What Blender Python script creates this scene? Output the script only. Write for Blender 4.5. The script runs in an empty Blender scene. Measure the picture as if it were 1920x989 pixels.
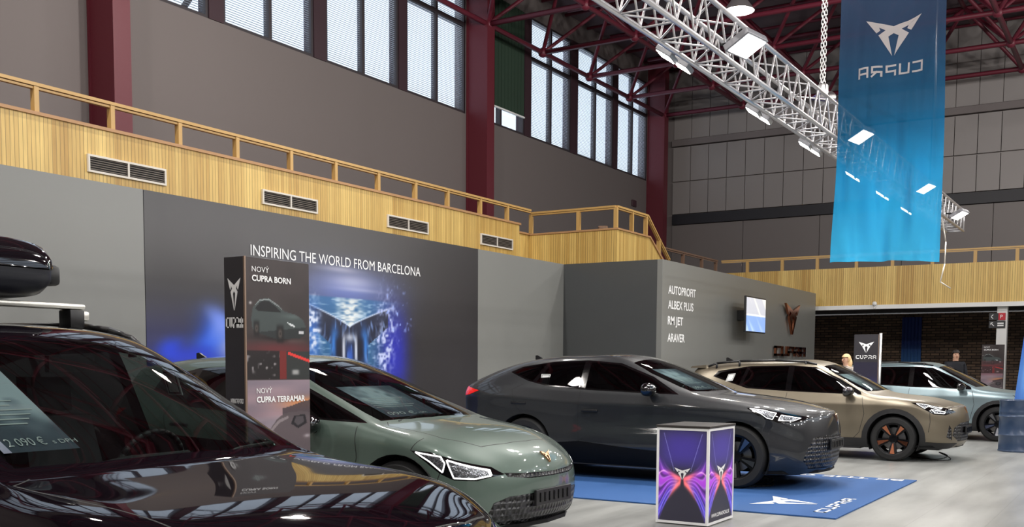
import bpy, bmesh, math, random
import numpy as np
from mathutils import Vector, Matrix
random.seed(7); np.random.seed(7)
SC = bpy.context.scene
COL = SC.collection
PI = math.pi

# ------------------------------------------------------------------ camera
cam_d = bpy.data.cameras.new('camera'); cam = bpy.data.objects.new('camera', cam_d); COL.objects.link(cam)
YAW, PIT, ROL = math.radians(31.683), math.radians(-4.362), math.radians(0.3274)
FPX, CYP = 1939.93, 833.67
_f = Vector((math.cos(YAW)*math.cos(PIT), math.sin(YAW)*math.cos(PIT), math.sin(PIT)))
_r0 = Vector((math.sin(YAW), -math.cos(YAW), 0)); _u0 = _r0.cross(_f)
_r = _r0*math.cos(ROL)+_u0*math.sin(ROL); _u = -_r0*math.sin(ROL)+_u0*math.cos(ROL)
M = Matrix.Identity(4)
for i in range(3):
    M[i][0] = _r[i]; M[i][1] = _u[i]; M[i][2] = -_f[i]
M[2][3] = 1.4
cam.matrix_world = M
cam_d.sensor_fit = 'HORIZONTAL'; cam_d.sensor_width = 36.0
cam_d.lens = FPX*36.0/1920; cam_d.shift_x = 0.0; cam_d.shift_y = (CYP-989/2)/1920
cam_d.clip_end = 300; cam_d.clip_start = 0.05
SC.camera = cam

# ------------------------------------------------------------------ world, exposure
SC.view_settings.view_transform = 'Standard'; SC.view_settings.look = 'None'
SC.view_settings.gamma = 1.0; SC.view_settings.use_curve_mapping = False
SC.view_settings.exposure = 0.65
W = bpy.data.worlds.new('world'); SC.world = W; W.use_nodes = True
bg = W.node_tree.nodes['Background']; bg.inputs[0].default_value = (0.95, 0.97, 1.0, 1); bg.inputs[1].default_value = 1.1
SC.cycles.max_bounces = 8; SC.cycles.transparent_max_bounces = 16
SC.cycles.sample_clamp_indirect = 6.0; SC.cycles.caustics_reflective = False; SC.cycles.caustics_refractive = False
HALL_LAMP_W = 420.0
FLOOD_W = 16.0

# ------------------------------------------------------------------ helpers
def lin(c):
    return tuple((x/255.0/12.92 if x/255.0 <= .04045 else ((x/255.0+.055)/1.055)**2.4) for x in c)
MATS = {}
def mat(name, rgb=(128,128,128), rough=.5, metal=0., coat=0., spec=.5, emit=None, estr=1., alpha=1., noise=0., nscale=5., bump=0., bscale=50.):
    if name in MATS: return MATS[name]
    m = bpy.data.materials.new(name); m.use_nodes = True; nt = m.node_tree; b = nt.nodes['Principled BSDF']
    c = lin(rgb)+(1,)
    b.inputs['Base Color'].default_value = c; b.inputs['Roughness'].default_value = rough; b.inputs['Metallic'].default_value = metal
    b.inputs['Coat Weight'].default_value = coat; b.inputs['Coat Roughness'].default_value = .03; b.inputs['Specular IOR Level'].default_value = spec
    if emit is not None:
        b.inputs['Emission Color'].default_value = lin(emit)+(1,); b.inputs['Emission Strength'].default_value = estr
    if alpha < 1: b.inputs['Alpha'].default_value = alpha
    tc = None
    if noise or bump:
        tc = nt.nodes.new('ShaderNodeTexCoord')
    if noise:
        n = nt.nodes.new('ShaderNodeTexNoise'); n.inputs['Scale'].default_value = nscale; n.inputs['Detail'].default_value = 5
        nt.links.new(tc.outputs['Object'], n.inputs['Vector'])
        mx = nt.nodes.new('ShaderNodeMixRGB'); mx.blend_type = 'MULTIPLY'; mx.inputs[0].default_value = noise
        mx.inputs[1].default_value = c; nt.links.new(n.outputs['Fac'], mx.inputs[2]); 
        br = nt.nodes.new('ShaderNodeBrightContrast'); br.inputs['Bright'].default_value = .5*noise if False else 0
        nt.links.new(mx.outputs[0], b.inputs['Base Color'])
    if bump:
        n2 = nt.nodes.new('ShaderNodeTexNoise'); n2.inputs['Scale'].default_value = bscale; nt.links.new(tc.outputs['Object'], n2.inputs['Vector'])
        bp = nt.nodes.new('ShaderNodeBump'); bp.inputs['Strength'].default_value = bump; bp.inputs['Distance'].default_value = .02
        nt.links.new(n2.outputs['Fac'], bp.inputs['Height']); nt.links.new(bp.outputs[0], b.inputs['Normal'])
    MATS[name] = m; return m
def glass(name, tint, tr=1.0, rough=0.0, base=.04):
    if name in MATS: return MATS[name]
    m = bpy.data.materials.new(name); m.use_nodes = True; nt = m.node_tree; nt.nodes.clear()
    o = nt.nodes.new('ShaderNodeOutputMaterial'); t = nt.nodes.new('ShaderNodeBsdfTransparent'); g = nt.nodes.new('ShaderNodeBsdfGlossy')
    t.inputs[0].default_value = tuple(x*tr for x in lin(tint))+(1,); g.inputs['Roughness'].default_value = rough
    g.inputs[0].default_value = (1,1,1,1)
    fr = nt.nodes.new('ShaderNodeFresnel'); ge = nt.nodes.new('ShaderNodeNewGeometry'); ir = nt.nodes.new('ShaderNodeMapRange')
    ir.inputs['To Min'].default_value = 1.55; ir.inputs['To Max'].default_value = 1/1.55
    nt.links.new(ge.outputs['Backfacing'], ir.inputs[0]); nt.links.new(ir.outputs[0], fr.inputs[0])
    mx = nt.nodes.new('ShaderNodeMixShader'); nt.links.new(fr.outputs[0], mx.inputs[0]); nt.links.new(t.outputs[0], mx.inputs[1]); nt.links.new(g.outputs[0], mx.inputs[2])
    nt.links.new(mx.outputs[0], o.inputs[0]); MATS[name] = m; return m
def vcol_mat(name, rough=.45, emit=0.):
    if name in MATS: return MATS[name]
    m = bpy.data.materials.new(name); m.use_nodes = True; nt = m.node_tree; b = nt.nodes['Principled BSDF']
    a = nt.nodes.new('ShaderNodeVertexColor'); a.layer_name = 'ink'
    nt.links.new(a.outputs[0], b.inputs['Base Color']); b.inputs['Roughness'].default_value = rough
    if emit: nt.links.new(a.outputs[0], b.inputs['Emission Color']); b.inputs['Emission Strength'].default_value = emit
    MATS[name] = m; return m

def tag(o, label=None, cat=None, group=None, kind=None):
    if label: o['label'] = label
    if cat: o['category'] = cat
    if group: o['group'] = group
    if kind: o['kind'] = kind
    return o
def empty(name, loc, rz=0, label=None, cat=None, group=None):
    o = bpy.data.objects.new(name, None); COL.objects.link(o); o.location = loc; o.rotation_euler = (0, 0, rz); o.empty_display_size = .1
    return tag(o, label, cat, group)
def link(name, bm, m, parent=None, smooth=False, loc=None, kind=None, autos=None):
    me = bpy.data.meshes.new(name)
    if isinstance(bm, bmesh.types.BMesh):
        bm.normal_update(); bm.to_mesh(me); bm.free()
    for mm in (m if isinstance(m, (list, tuple)) else [m]): me.materials.append(mm)
    if smooth:
        me.shade_smooth()
        if autos:
            try: me.set_sharp_from_angle(angle=math.radians(autos))
            except Exception: pass
    o = bpy.data.objects.new(name, me); COL.objects.link(o)
    if parent: o.parent = parent
    if loc: o.location = loc
    if kind: o['kind'] = kind
    return o
def nb(): return bmesh.new()
def box(bm, x0, x1, y0, y1, z0, z1, mi=0, bev=0.):
    x0, x1 = min(x0,x1), max(x0,x1); y0, y1 = min(y0,y1), max(y0,y1); z0, z1 = min(z0,z1), max(z0,z1)
    vs = [bm.verts.new(p) for p in ((x0,y0,z0),(x1,y0,z0),(x1,y1,z0),(x0,y1,z0),(x0,y0,z1),(x1,y0,z1),(x1,y1,z1),(x0,y1,z1))]
    fs = [bm.faces.new([vs[i] for i in q]) for q in ((3,2,1,0),(4,5,6,7),(0,1,5,4),(1,2,6,5),(2,3,7,6),(3,0,4,7))]
    for f in fs: f.material_index = mi
    if bev:
        es = list({e for f in fs for e in f.edges})
        bmesh.ops.bevel(bm, geom=es, offset=bev, segments=2, affect='EDGES', profile=.5)
    return vs
def tube(bm, a, b, r, n=8, r2=None, cap=True, mi=0):
    a = Vector(a); b = Vector(b); d = (b-a)
    if d.length < 1e-6: return
    d.normalize(); s = d.orthogonal().normalized(); t = d.cross(s); r2 = r if r2 is None else r2
    A = [bm.verts.new(a+(s*math.cos(2*PI*i/n)+t*math.sin(2*PI*i/n))*r) for i in range(n)]
    B = [bm.verts.new(b+(s*math.cos(2*PI*i/n)+t*math.sin(2*PI*i/n))*r2) for i in range(n)]
    for i in range(n):
        f = bm.faces.new((A[i], A[(i+1)%n], B[(i+1)%n], B[i])); f.material_index = mi
    if cap: 
        f = bm.faces.new(A[::-1]); f.material_index = mi
        f = bm.faces.new(B); f.material_index = mi
def path(bm, pts, r, n=8):
    for i in range(len(pts)-1): tube(bm, pts[i], pts[i+1], r, n)
def lathe(bm, prof, n=32, axis='Z', c=(0,0,0), mi=0, closed=False, caps=True):
    c = Vector(c); rings = []
    for (rr, h) in prof:
        ring = []
        for i in range(n):
            a = 2*PI*i/n; x, y = rr*math.cos(a), rr*math.sin(a)
            p = {'Z': (x, y, h), 'Y': (x, h, y), 'X': (h, x, y)}[axis]
            ring.append(bm.verts.new(c+Vector(p)))
        rings.append(ring)
    m = len(rings)
    for k in range(m if closed else m-1):
        A, B = rings[k], rings[(k+1) % m]
        for i in range(n):
            q = (A[i], A[(i+1)%n], B[(i+1)%n], B[i])
            if len({v.co.to_tuple(6) for v in q}) == 4:
                f = bm.faces.new(q); f.material_index = mi
            else:
                f = bm.faces.new(q); f.material_index = mi
    if not closed and caps:
        for k, rev in ((0, True), (m-1, False)):
            if prof[k][0] > 1e-5:
                f = bm.faces.new(rings[k][::-1] if rev else rings[k]); f.material_index = mi
    bmesh.ops.remove_doubles(bm, verts=[v for r_ in rings for v in r_], dist=1e-6)
    bmesh.ops.recalc_face_normals(bm, faces=bm.faces)
def ball(bm, c, r, sx=1, sy=1, sz=1, seg=12):
    g = bmesh.ops.create_uvsphere(bm, u_segments=seg, v_segments=max(6, seg//2), radius=r)
    for v in g['verts']: v.co = Vector((v.co.x*sx, v.co.y*sy, v.co.z*sz))+Vector(c)
def poly_prism(bm, pts, o, u, v, th, mi=0):
    """pts 2D -> prism, front face at o, extruded backwards -n*th (n=u x v)"""
    from mathutils.geometry import tessellate_polygon
    o, u, v = Vector(o), Vector(u), Vector(v); n = u.cross(v).normalized()
    P = [o+u*p[0]+v*p[1] for p in pts]
    tris = tessellate_polygon([[Vector((p[0], p[1], 0)) for p in pts]])
    F = [bm.verts.new(p) for p in P]; 
    B = [bm.verts.new(p-n*th) for p in P]
    area = sum(pts[i][0]*pts[(i+1)%len(pts)][1]-pts[(i+1)%len(pts)][0]*pts[i][1] for i in range(len(pts)))
    for t in tris:
        a = (pts[t[1]][0]-pts[t[0]][0])*(pts[t[2]][1]-pts[t[0]][1])-(pts[t[2]][0]-pts[t[0]][0])*(pts[t[1]][1]-pts[t[0]][1])
        t = t if a > 0 else t[::-1]
        try:
            f = bm.faces.new([F[i] for i in t]); f.material_index = mi
            f = bm.faces.new([B[i] for i in t[::-1]]); f.material_index = mi
        except ValueError: pass
    k = len(pts)
    for i in range(k):
        j = (i+1) % k
        q = (F[j], F[i], B[i], B[j]) if area > 0 else (F[i], F[j], B[j], B[i])
        f = bm.faces.new(q); f.material_index = mi
LOGO_H = [(0,.573),(.5,.738),(.306,.471),(.235,.514),(.259,.575),(.14,.508),(.267,.424),(.02,0),(.092,.386),(0,.44)]
def logo(bm, o, u, v, w, h=None, th=.004, mi=0):
    """emblem centred on o, width w, height h"""
    h = h or w*.738; u = Vector(u); v = Vector(v)
    for s in (1, -1):
        pts = [(s*x*w, (y/.738-.5)*h) for x, y in LOGO_H]
        poly_prism(bm, pts, o, u, v, th, mi)
def stroke(bm, pl, t, o, u, v, th, mi=0):
    for i in range(len(pl)-1):
        a = Vector(pl[i]); b = Vector(pl[i+1]); d = (b-a)
        if d.length < 1e-6: continue
        d.normalize(); n = Vector((-d.y, d.x))*t/2; a2 = a-d*t/2; b2 = b+d*t/2
        poly_prism(bm, [tuple(a2-n), tuple(b2-n), tuple(b2+n), tuple(a2+n)], o, u, v, th, mi)
def wordmark(bm, o, u, v, w, h, th=.003, t=None, mi=0):
    """CUPRA in angular strokes, centred on o"""
    cw = w/5*.80; st = w/5; t = t or h*.2; H = h-t; q = cw-t
    L = [[[(1,1),(0,1),(0,0),(1,0)]], [[(0,1),(0,0),(1,0),(1,1)]], [[(0,0),(0,.42),(1,.42),(1,1),(0,1)]],
         [[(0,0),(0,.42),(1,.42),(1,1),(0,1)], [(.5,.42),(1,0)]], [[(0,0),(0,1),(1,1),(1,0)], [(0,.38),(1,.38)]]]
    for k, pls in enumerate(L):
        for pl in pls:
            stroke(bm, [(-w/2+k*st+t/2+x*q+st*.1, -H/2+y*H) for x, y in pl], t, o, u, v, th, mi)
_tc = {}
def text(bm, s, o, u, v, h, w=None, th=.002, align='L', bold=0.0, mi=0):
    """cap height h, optional total width w; baseline-left (or centre) at o"""
    key = (s, bold)
    if key not in _tc:
        cu = bpy.data.curves.new('t', 'FONT'); cu.body = s; cu.size = 1; cu.offset = bold; cu.fill_mode = 'BOTH'; cu.resolution_u = 3
        to = bpy.data.objects.new('t', cu); COL.objects.link(to)
        dg = bpy.context.evaluated_depsgraph_get(); me = to.evaluated_get(dg).to_mesh()
        V = [(p.co.x, p.co.y) for p in me.vertices]; F = [list(p.vertices) for p in me.polygons]
        to.evaluated_get(dg).to_mesh_clear(); bpy.data.objects.remove(to); bpy.data.curves.remove(cu)
        _tc[key] = (V, F)
    V, F = _tc[key]
    if not V: return
    x0 = min(p[0] for p in V); x1 = max(p[0] for p in V); cap = .70
    sy = h/cap; sx = sy if w is None else w/(x1-x0)
    off = -x0 if align == 'L' else -(x0+x1)/2
    o, u, v = Vector(o), Vector(u), Vector(v); n = u.cross(v).normalized()
    vs = [bm.verts.new(o+u*((p[0]+off)*sx)+v*(p[1]*sy)+n*th) for p in V]
    for f in F:
        try:
            ff = bm.faces.new([vs[i] for i in f]); ff.normal_update(); ff.material_index = mi
            if ff.normal.dot(n) < 0: ff.normal_flip()
        except ValueError: pass
def print_panel(name, o, u, v, w, h, nx, ny, fn, m, parent=None, th=.003):
    """thin printed sheet; fn(U,V in metres) -> (N,3) sRGB 0..255"""
    o, u, v = Vector(o), Vector(u), Vector(v); n = u.cross(v).normalized()
    gx, gy = np.meshgrid(np.linspace(0, w, nx+1), np.linspace(0, h, ny+1))
    co = (np.array(o)[None]+gx.reshape(-1,1)*np.array(u)[None]+gy.reshape(-1,1)*np.array(v)[None]+np.array(n)[None]*th)
    idx = np.arange((nx+1)*(ny+1)).reshape(ny+1, nx+1)
    q = np.stack([idx[:-1,:-1], idx[:-1,1:], idx[1:,1:], idx[1:,:-1]], -1).reshape(-1, 4)
    me = bpy.data.meshes.new(name); me.from_pydata(co.tolist(), [], q.tolist())
    c = np.clip(fn(gx.ravel(), gy.ravel()), 0, 255)/255.0
    c = np.where(c <= .04045, c/12.92, ((c+.055)/1.055)**2.4)
    a = me.color_attributes.new('ink', 'FLOAT_COLOR', 'POINT')
    a.data.foreach_set('color', np.concatenate([c, np.ones((len(c),1))], 1).ravel().astype(np.float32))
    me.materials.append(m); ob = bpy.data.objects.new(name, me); COL.objects.link(ob)
    if parent: ob.parent = parent
    return ob
def vpin(poly, U, V):
    c = np.zeros(len(U), bool); n = len(poly)
    for i in range(n):
        x0, y0 = poly[i]; x1, y1 = poly[i-1]
        if y0 == y1: continue
        c ^= ((y0 > V) != (y1 > V)) & (U < (x1-x0)*(V-y0)/(y1-y0)+x0)
    return c.astype(float)
def sm(a, b, x):
    t = np.clip((x-a)/(b-a), 0, 1); return t*t*(3-2*t)
def blob(U, V, cx, cy, rx, ry, p=2):
    return np.exp(-(np.abs((U-cx)/rx)**p+np.abs((V-cy)/ry)**p))
def vnoise(U, V, s, seed=0):
    """smooth value noise"""
    r = np.random.RandomState(seed).rand(64, 64); x = U*s; y = V*s
    xi = np.floor(x).astype(int); yi = np.floor(y).astype(int); fx = x-xi; fy = y-yi; fx = fx*fx*(3-2*fx); fy = fy*fy*(3-2*fy)
    g = lambda a, b: r[a % 64, b % 64]
    return (g(xi,yi)*(1-fx)+g(xi+1,yi)*fx)*(1-fy)+(g(xi,yi+1)*(1-fx)+g(xi+1,yi+1)*fx)*fy
def mixc(C, col, a):
    return C*(1-a[:,None])+np.array(col, float)[None]*a[:,None]
X_, Y_, Z_ = Vector((1,0,0)), Vector((0,1,0)), Vector((0,0,1))
# ------------------------------------------------------------------ materials of the hall
def floor_mat():
    m = mat('floor_vinyl', (176,177,174), .32); nt = m.node_tree; b = nt.nodes['Principled BSDF']
    tc = nt.nodes.new('ShaderNodeTexCoord'); n = nt.nodes.new('ShaderNodeTexNoise'); n.inputs['Scale'].default_value = 1.1; n.inputs['Detail'].default_value = 8
    mp = nt.nodes.new('ShaderNodeMapping'); mp.inputs['Scale'].default_value = (.5, 3, 1)
    cr = nt.nodes.new('ShaderNodeValToRGB'); cr.color_ramp.elements[0].position = .3; cr.color_ramp.elements[1].position = .7
    cr.color_ramp.elements[0].color = lin((128,129,127))+(1,); cr.color_ramp.elements[1].color = lin((166,167,164))+(1,)
    br = nt.nodes.new('ShaderNodeTexBrick'); br.inputs['Scale'].default_value = 1; br.inputs['Mortar Size'].default_value = .004
    br.inputs['Brick Width'].default_value = 1.2; br.inputs['Row Height'].default_value = .6; br.inputs['Color1'].default_value = (1,1,1,1); br.inputs['Color2'].default_value = (.94,.94,.94,1); br.inputs['Mortar'].default_value = (.75,.75,.75,1)
    mx = nt.nodes.new('ShaderNodeMixRGB'); mx.blend_type = 'MULTIPLY'; mx.inputs[0].default_value = 1
    nt.links.new(tc.outputs['Object'], mp.inputs[0]); nt.links.new(mp.outputs[0], n.inputs['Vector']); nt.links.new(tc.outputs['Object'], br.inputs['Vector'])
    nt.links.new(n.outputs['Fac'], cr.inputs[0]); nt.links.new(cr.outputs[0], mx.inputs[1]); nt.links.new(br.outputs[0], mx.inputs[2]); nt.links.new(mx.outputs[0], b.inputs['Base Color'])
    return m
def wood_mat(name, axis):
    """vertical beaded pine boards; axis = index of the horizontal coordinate"""
    m = mat(name, (214,176,100), .42); nt = m.node_tree; b = nt.nodes['Principled BSDF']
    tc = nt.nodes.new('ShaderNodeTexCoord'); sp = nt.nodes.new('ShaderNodeSeparateXYZ'); nt.links.new(tc.outputs['Object'], sp.inputs[0])
    def mth(op, a, bb=None):
        k = nt.nodes.new('ShaderNodeMath'); k.operation = op
        if hasattr(a, 'name'): nt.links.new(a, k.inputs[0])
        else: k.inputs[0].default_value = a
        if bb is not None:
            if hasattr(bb, 'name'): nt.links.new(bb, k.inputs[1])
            else: k.inputs[1].default_value = bb
        return k.outputs[0]
    h = sp.outputs[axis]; q = mth('DIVIDE', h, .062); fr = mth('FRACT', q); fl = mth('FLOOR', q)
    big = mth('FLOOR', mth('DIVIDE', h, .5))
    wn = nt.nodes.new('ShaderNodeTexWhiteNoise'); wn.noise_dimensions = '1D'; nt.links.new(fl, wn.inputs['W'])
    wn2 = nt.nodes.new('ShaderNodeTexWhiteNoise'); wn2.noise_dimensions = '1D'; nt.links.new(big, wn2.inputs['W'])
    cr = nt.nodes.new('ShaderNodeValToRGB'); cr.color_ramp.elements[0].color = lin((184,144,72))+(1,); cr.color_ramp.elements[1].color = lin((236,204,124))+(1,)
    av = mth('ADD', mth('MULTIPLY', wn.outputs['Value'], .45), mth('MULTIPLY', wn2.outputs['Value'], .55)); nt.links.new(av, cr.inputs[0])
    g = nt.nodes.new('ShaderNodeTexNoise'); g.inputs['Scale'].default_value = 6; mp = nt.nodes.new('ShaderNodeMapping'); mp.inputs['Scale'].default_value = (6, 6, .4)
    nt.links.new(tc.outputs['Object'], mp.inputs[0]); nt.links.new(mp.outputs[0], g.inputs['Vector'])
    gr = nt.nodes.new('ShaderNodeMapRange'); gr.inputs['From Min'].default_value = .3; gr.inputs['From Max'].default_value = .7; gr.inputs['To Min'].default_value = .86; gr.inputs['To Max'].default_value = 1.04
    nt.links.new(g.outputs['Fac'], gr.inputs[0])
    gap = mth('LESS_THAN', fr, .14); gv = mth('SUBTRACT', 1.0, mth('MULTIPLY', gap, .5))
    vv = mth('MULTIPLY', gv, gr.outputs[0])
    mx = nt.nodes.new('ShaderNodeVectorMath'); mx.operation = 'SCALE'; nt.links.new(cr.outputs[0], mx.inputs[0]); nt.links.new(vv, mx.inputs['Scale'])
    nt.links.new(mx.outputs[0], b.inputs['Base Color'])
    bp = nt.nodes.new('ShaderNodeBump'); bp.inputs['Strength'].default_value = .6; bp.inputs['Distance'].default_value = .01
    nt.links.new(gv, bp.inputs['Height']); nt.links.new(bp.outputs[0], b.inputs['Normal'])
    return m
def brick_mat():
    m = mat('dark_brick', (58,46,40), .8); nt = m.node_tree; b = nt.nodes['Principled BSDF']
    tc = nt.nodes.new('ShaderNodeTexCoord'); mp = nt.nodes.new('ShaderNodeMapping'); mp.inputs['Rotation'].default_value = (PI/2, 0, PI/2)
    br = nt.nodes.new('ShaderNodeTexBrick'); br.inputs['Scale'].default_value = 1; br.inputs['Brick Width'].default_value = .28; br.inputs['Row Height'].default_value = .09; br.inputs['Mortar Size'].default_value = .012
    br.inputs['Color1'].default_value = lin((132,108,88))+(1,); br.inputs['Color2'].default_value = lin((84,68,58))+(1,); br.inputs['Mortar'].default_value = lin((34,29,27))+(1,)
    cmb = nt.nodes.new('ShaderNodeCombineXYZ'); sp = nt.nodes.new('ShaderNodeSeparateXYZ'); nt.links.new(tc.outputs['Object'], sp.inputs[0])
    nt.links.new(sp.outputs[1], cmb.inputs[0]); nt.links.new(sp.outputs[2], cmb.inputs[1]); nt.links.new(cmb.outputs[0], br.inputs['Vector'])
    nt.links.new(br.outputs[0], b.inputs['Base Color']); return m
FLOOR = floor_mat(); WOODX = wood_mat('pine_boards', 0); WOODY = wood_mat('pine_boards_cross', 1); BRICK = brick_mat()
WALLM = mat('hall_wall_paint', (108,100,98), .75); RED = mat('red_column_paint', (92,26,38), .5); DARKRED = mat('space_frame_red', (98,27,44), .5)
PANEL = mat('acoustic_panel', (128,120,118), .6); DARKP = mat('black_stripe', (26,25,32), .5); ROOF = mat('roof_deck', (104,90,96), .85)
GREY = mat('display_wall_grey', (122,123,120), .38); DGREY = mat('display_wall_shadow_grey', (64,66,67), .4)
RAILM = mat('rail_pine', (190,152,90), .4); STEEL = mat('aluminium', (205,205,205), .3, 1.); BLK = mat('black_plastic', (22,22,24), .4)
MUL = mat('window_mullion', (50,44,48), .5); WHITE = mat('white_paint', (232,232,230), .5); BLIND = mat('blind_slat', (215,220,228), .6)
GBLIND = mat('green_roller_blind', (38,58,44), .8); WHT = mat('white_letter', (245,245,245), .5)
PANEGL = glass('window_glass', (235,242,250))

# ------------------------------------------------------------------ floor, ceiling, walls
XB, YW, ZC = 38.6, 17.0, 13.0
XN, YR = -9.0, -15.0
b = nb(); box(b, XN, XB+.4, YR, YW+.4, -.2, 0); link('floor', b, FLOOR, kind='structure')
b = nb(); box(b, XN-.3, XB+.4, YR-.3, YW+.4, ZC, ZC+.2); link('ceiling', b, ROOF, kind='structure')
b = nb()
box(b, XN, XB+.4, YW, YW+.35, 0, 8.55); box(b, XN, XB+.4, YW, YW+.35, 12.25, ZC)
PERIOD = 12.4; C0 = 12.57
for k in range(-1, 3):     # solid piers behind the columns
    xx = C0+PERIOD*k; box(b, xx-.1, xx+.5, YW, YW+.35, 8.55, 12.25)
box(b, XN, C0-PERIOD-.1, YW, YW+.35, 8.55, 12.25); box(b, C0+2*PERIOD+.5, XB+.4, YW, YW+.35, 8.55, 12.25)
link('wall_left', b, WALLM, kind='structure')
b = nb(); box(b, XN-.3, XN, YR, YW, 0, ZC); link('wall_rear', b, WALLM, kind='structure')
b = nb(); box(b, XN, XB+.4, YR-.3, YR, 0, 8.0); box(b, XN, XB+.4, YR-.3, YR, 11.6, ZC)
for k in range(10): box(b, XN+k*5.2, XN+k*5.2+1.0, YR-.3, YR, 8.0, 11.6)
link('wall_right', b, WALLM, kind='structure')
for k in range(9):
    r_w = empty('window_%d' % (20+k), (XN+k*5.2+3.1, YR-.15, 8.0)); r_w['kind'] = 'structure'; b = nb()
    for x in (-2.1, -.04, 2.02): box(b, x, x+.08, -.04, .04, 0, 3.6)
    for z in (0, 1.8, 3.54): box(b, -2.02, -.04, -.04, .04, z, z+.06); box(b, .04, 2.02, -.04, .04, z, z+.06)
    link('window_frame', b, MUL, r_w)
    b = nb(); box(b, -2.02, 2.02, -.003, .003, .06, 3.54); link('window_glass', b, PANEGL, r_w)
b = nb(); box(b, XB, XB+.4, YR, YW, 4.2, ZC); link('wall_back', b, PANEL, kind='structure')
BRX = 36.6
b = nb(); box(b, BRX, BRX+.3, YR, YW, 0, 3.2); link('wall_brick', b, BRICK, kind='structure')
# acoustic panel cladding on the back wall: every panel row is one course of one mesh
b = nb()
for (z0, z1, off, xf) in ((10.25, 11.7, .0, XB-.05), (11.72, 12.95, .0, XB-.05), (8.62, 9.95, .0, XB-.12), (7.36, 8.6, .0, XB-.12)):
    y = 16.4
    while y > YR:
        y2 = y-.735; box(b, xf, XB-.001, y2+.012, y-.012, z0+.01, z1-.01, bev=0); y = y2
link('trim_1', b, mat('panel_grey', (136,130,128), .45, bump=.15, bscale=2.5), kind='structure')
b = nb(); box(b, XB-.25, XB, YR, 16.4, 9.97, 10.2); link('trim_2', b, mat('ledge', (108,100,99), .6), kind='structure')
b = nb(); box(b, XB-.2, XB, YR, 16.36, 6.95, 7.33); link('trim_3', b, DARKP, kind='structure')
b = nb()
y = 16.4
while y > YR:
    box(b, XB-.1, XB-.001, y-2.9+.01, y-.01, 4.3, 6.93); y -= 2.9
link('trim_4', b, mat('lower_panel_grey', (112,105,103), .5), kind='structure')
# red columns
for k in range(-1, 3):
    xx = C0+PERIOD*k; b = nb(); box(b, xx, xx+.38, YW-.7, YW-.002, 0, ZC-.002)
    box(b, xx-.03, xx, YW-.05, YW-.002, 0, ZC-.002)
    link('trim_%d' % (6+k), b, RED, kind='structure')
# windows: four twin lights in each bay
wn = 0
pairs1 = [(12.95,15.45),(15.85,18.62),(19.04,21.82),(22.15,24.90)]
pairs2 = [(25.45,28.15),(28.52,31.15),(31.62,34.36),(34.71,37.30)]
pairs0 = [(a-PERIOD, c-PERIOD) for a, c in pairs1]
for pi_, (x0, x1) in enumerate(pairs0+pairs1+pairs2):
    wn += 1; root = empty('window_%d' % wn, ((x0+x1)/2, YW, 8.55)); root['kind'] = 'structure'
    cx = (x0+x1)/2; w = (x1-x0)/2; b = nb()
    z0, z1 = 0.0, 3.7; yy = .1
    t = .07
    box(b, -w, -w+t, 0, .16, z0, z1); box(b, w-t, w, 0, .16, z0, z1); box(b, -.05, .05, 0, .16, z0, z1)
    box(b, -w+t, -.05, 0, .16, z0, z0+.06); box(b, .05, w-t, 0, .16, z0, z0+.06); box(b, -w+t, -.05, 0, .16, 2.4, 2.52); box(b, .05, w-t, 0, .16, 2.4, 2.52)
    box(b, -w+t, -.05, 0, .16, z1-.06, z1); box(b, .05, w-t, 0, .16, z1-.06, z1)
    link('window_frame', b, MUL, root)
    b = nb(); box(b, -w+t, -.05, .12, .125, .06, 3.64); box(b, .05, w-t, .12, .125, .06, 3.64); link('window_glass', b, PANEGL, root)
    if pi_ == 8:
        b = nb()
        for i in range(27):
            xa = -w+t+.01+i*(2*w-2*t-.02)/27; 
            box(b, xa, xa+(2*w-2*t-.02)/27, -.04-(i % 2)*.012, -.025-(i % 2)*.012, .55, 3.7)
        link('roller_blind', b, GBLIND, root)
        b = nb(); box(b, -w+.05, w-.05, -.06, -.01, .5, .55); link('blind_bar', b, WHITE, root)
    else:
        b = nb()
        for s in (-1, 1):
            xa, xb = (-w+t+.02, -.07) if s < 0 else (.07, w-t-.02)
            zz = .08 if pi_ != 10 else .1
            while zz < 3.62:
                vs = [b.verts.new(p) for p in ((xa,.04,zz),(xb,.04,zz),(xb,.075,zz+.0),(xa,.075,zz+.0))]; b.faces.new(vs)
                zz += .05
        link('venetian_blind', b, BLIND, root)
# dark wall piers between the twin lights
b = nb(); allp = pairs0+pairs1+pairs2
for i in range(len(allp)-1):
    a0, a1 = allp[i][1], allp[i+1][0]
    if a1-a0 < .55: box(b, a0, a1, YW-.03, YW+.3, 8.55, 12.25)
link('trim_9', b, mat('window_pier', (52,30,38), .6), kind='structure')

# ------------------------------------------------------------------ pine balcony on the left
YB = 13.0
b = nb(); box(b, XN, 21.34, YB, YB+.12, 3.75, 4.74); link('trim_10', b, WOODX, kind='structure')
b = nb(); box(b, 21.34, 21.99, YB+.1, YB+.2, 3.75, 4.57); link('trim_11', b, WOODX, kind='structure')
b = nb(); box(b, XN, 21.38, YB-.03, YB+.16, 4.74, 4.785); box(b, 21.38, 22.0, YB+.05, YB+.24, 4.57, 4.61); link('trim_12', b, mat('rail_cap', (176,134,92), .5), kind='structure')
b = nb(); box(b, XN, 22.0, YB+.24, YW, 3.75, 3.95); box(b, 22.1, 24.6, 10.85, YW, 3.75, 3.95); link('trim_13', b, WALLM, kind='structure')
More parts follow.
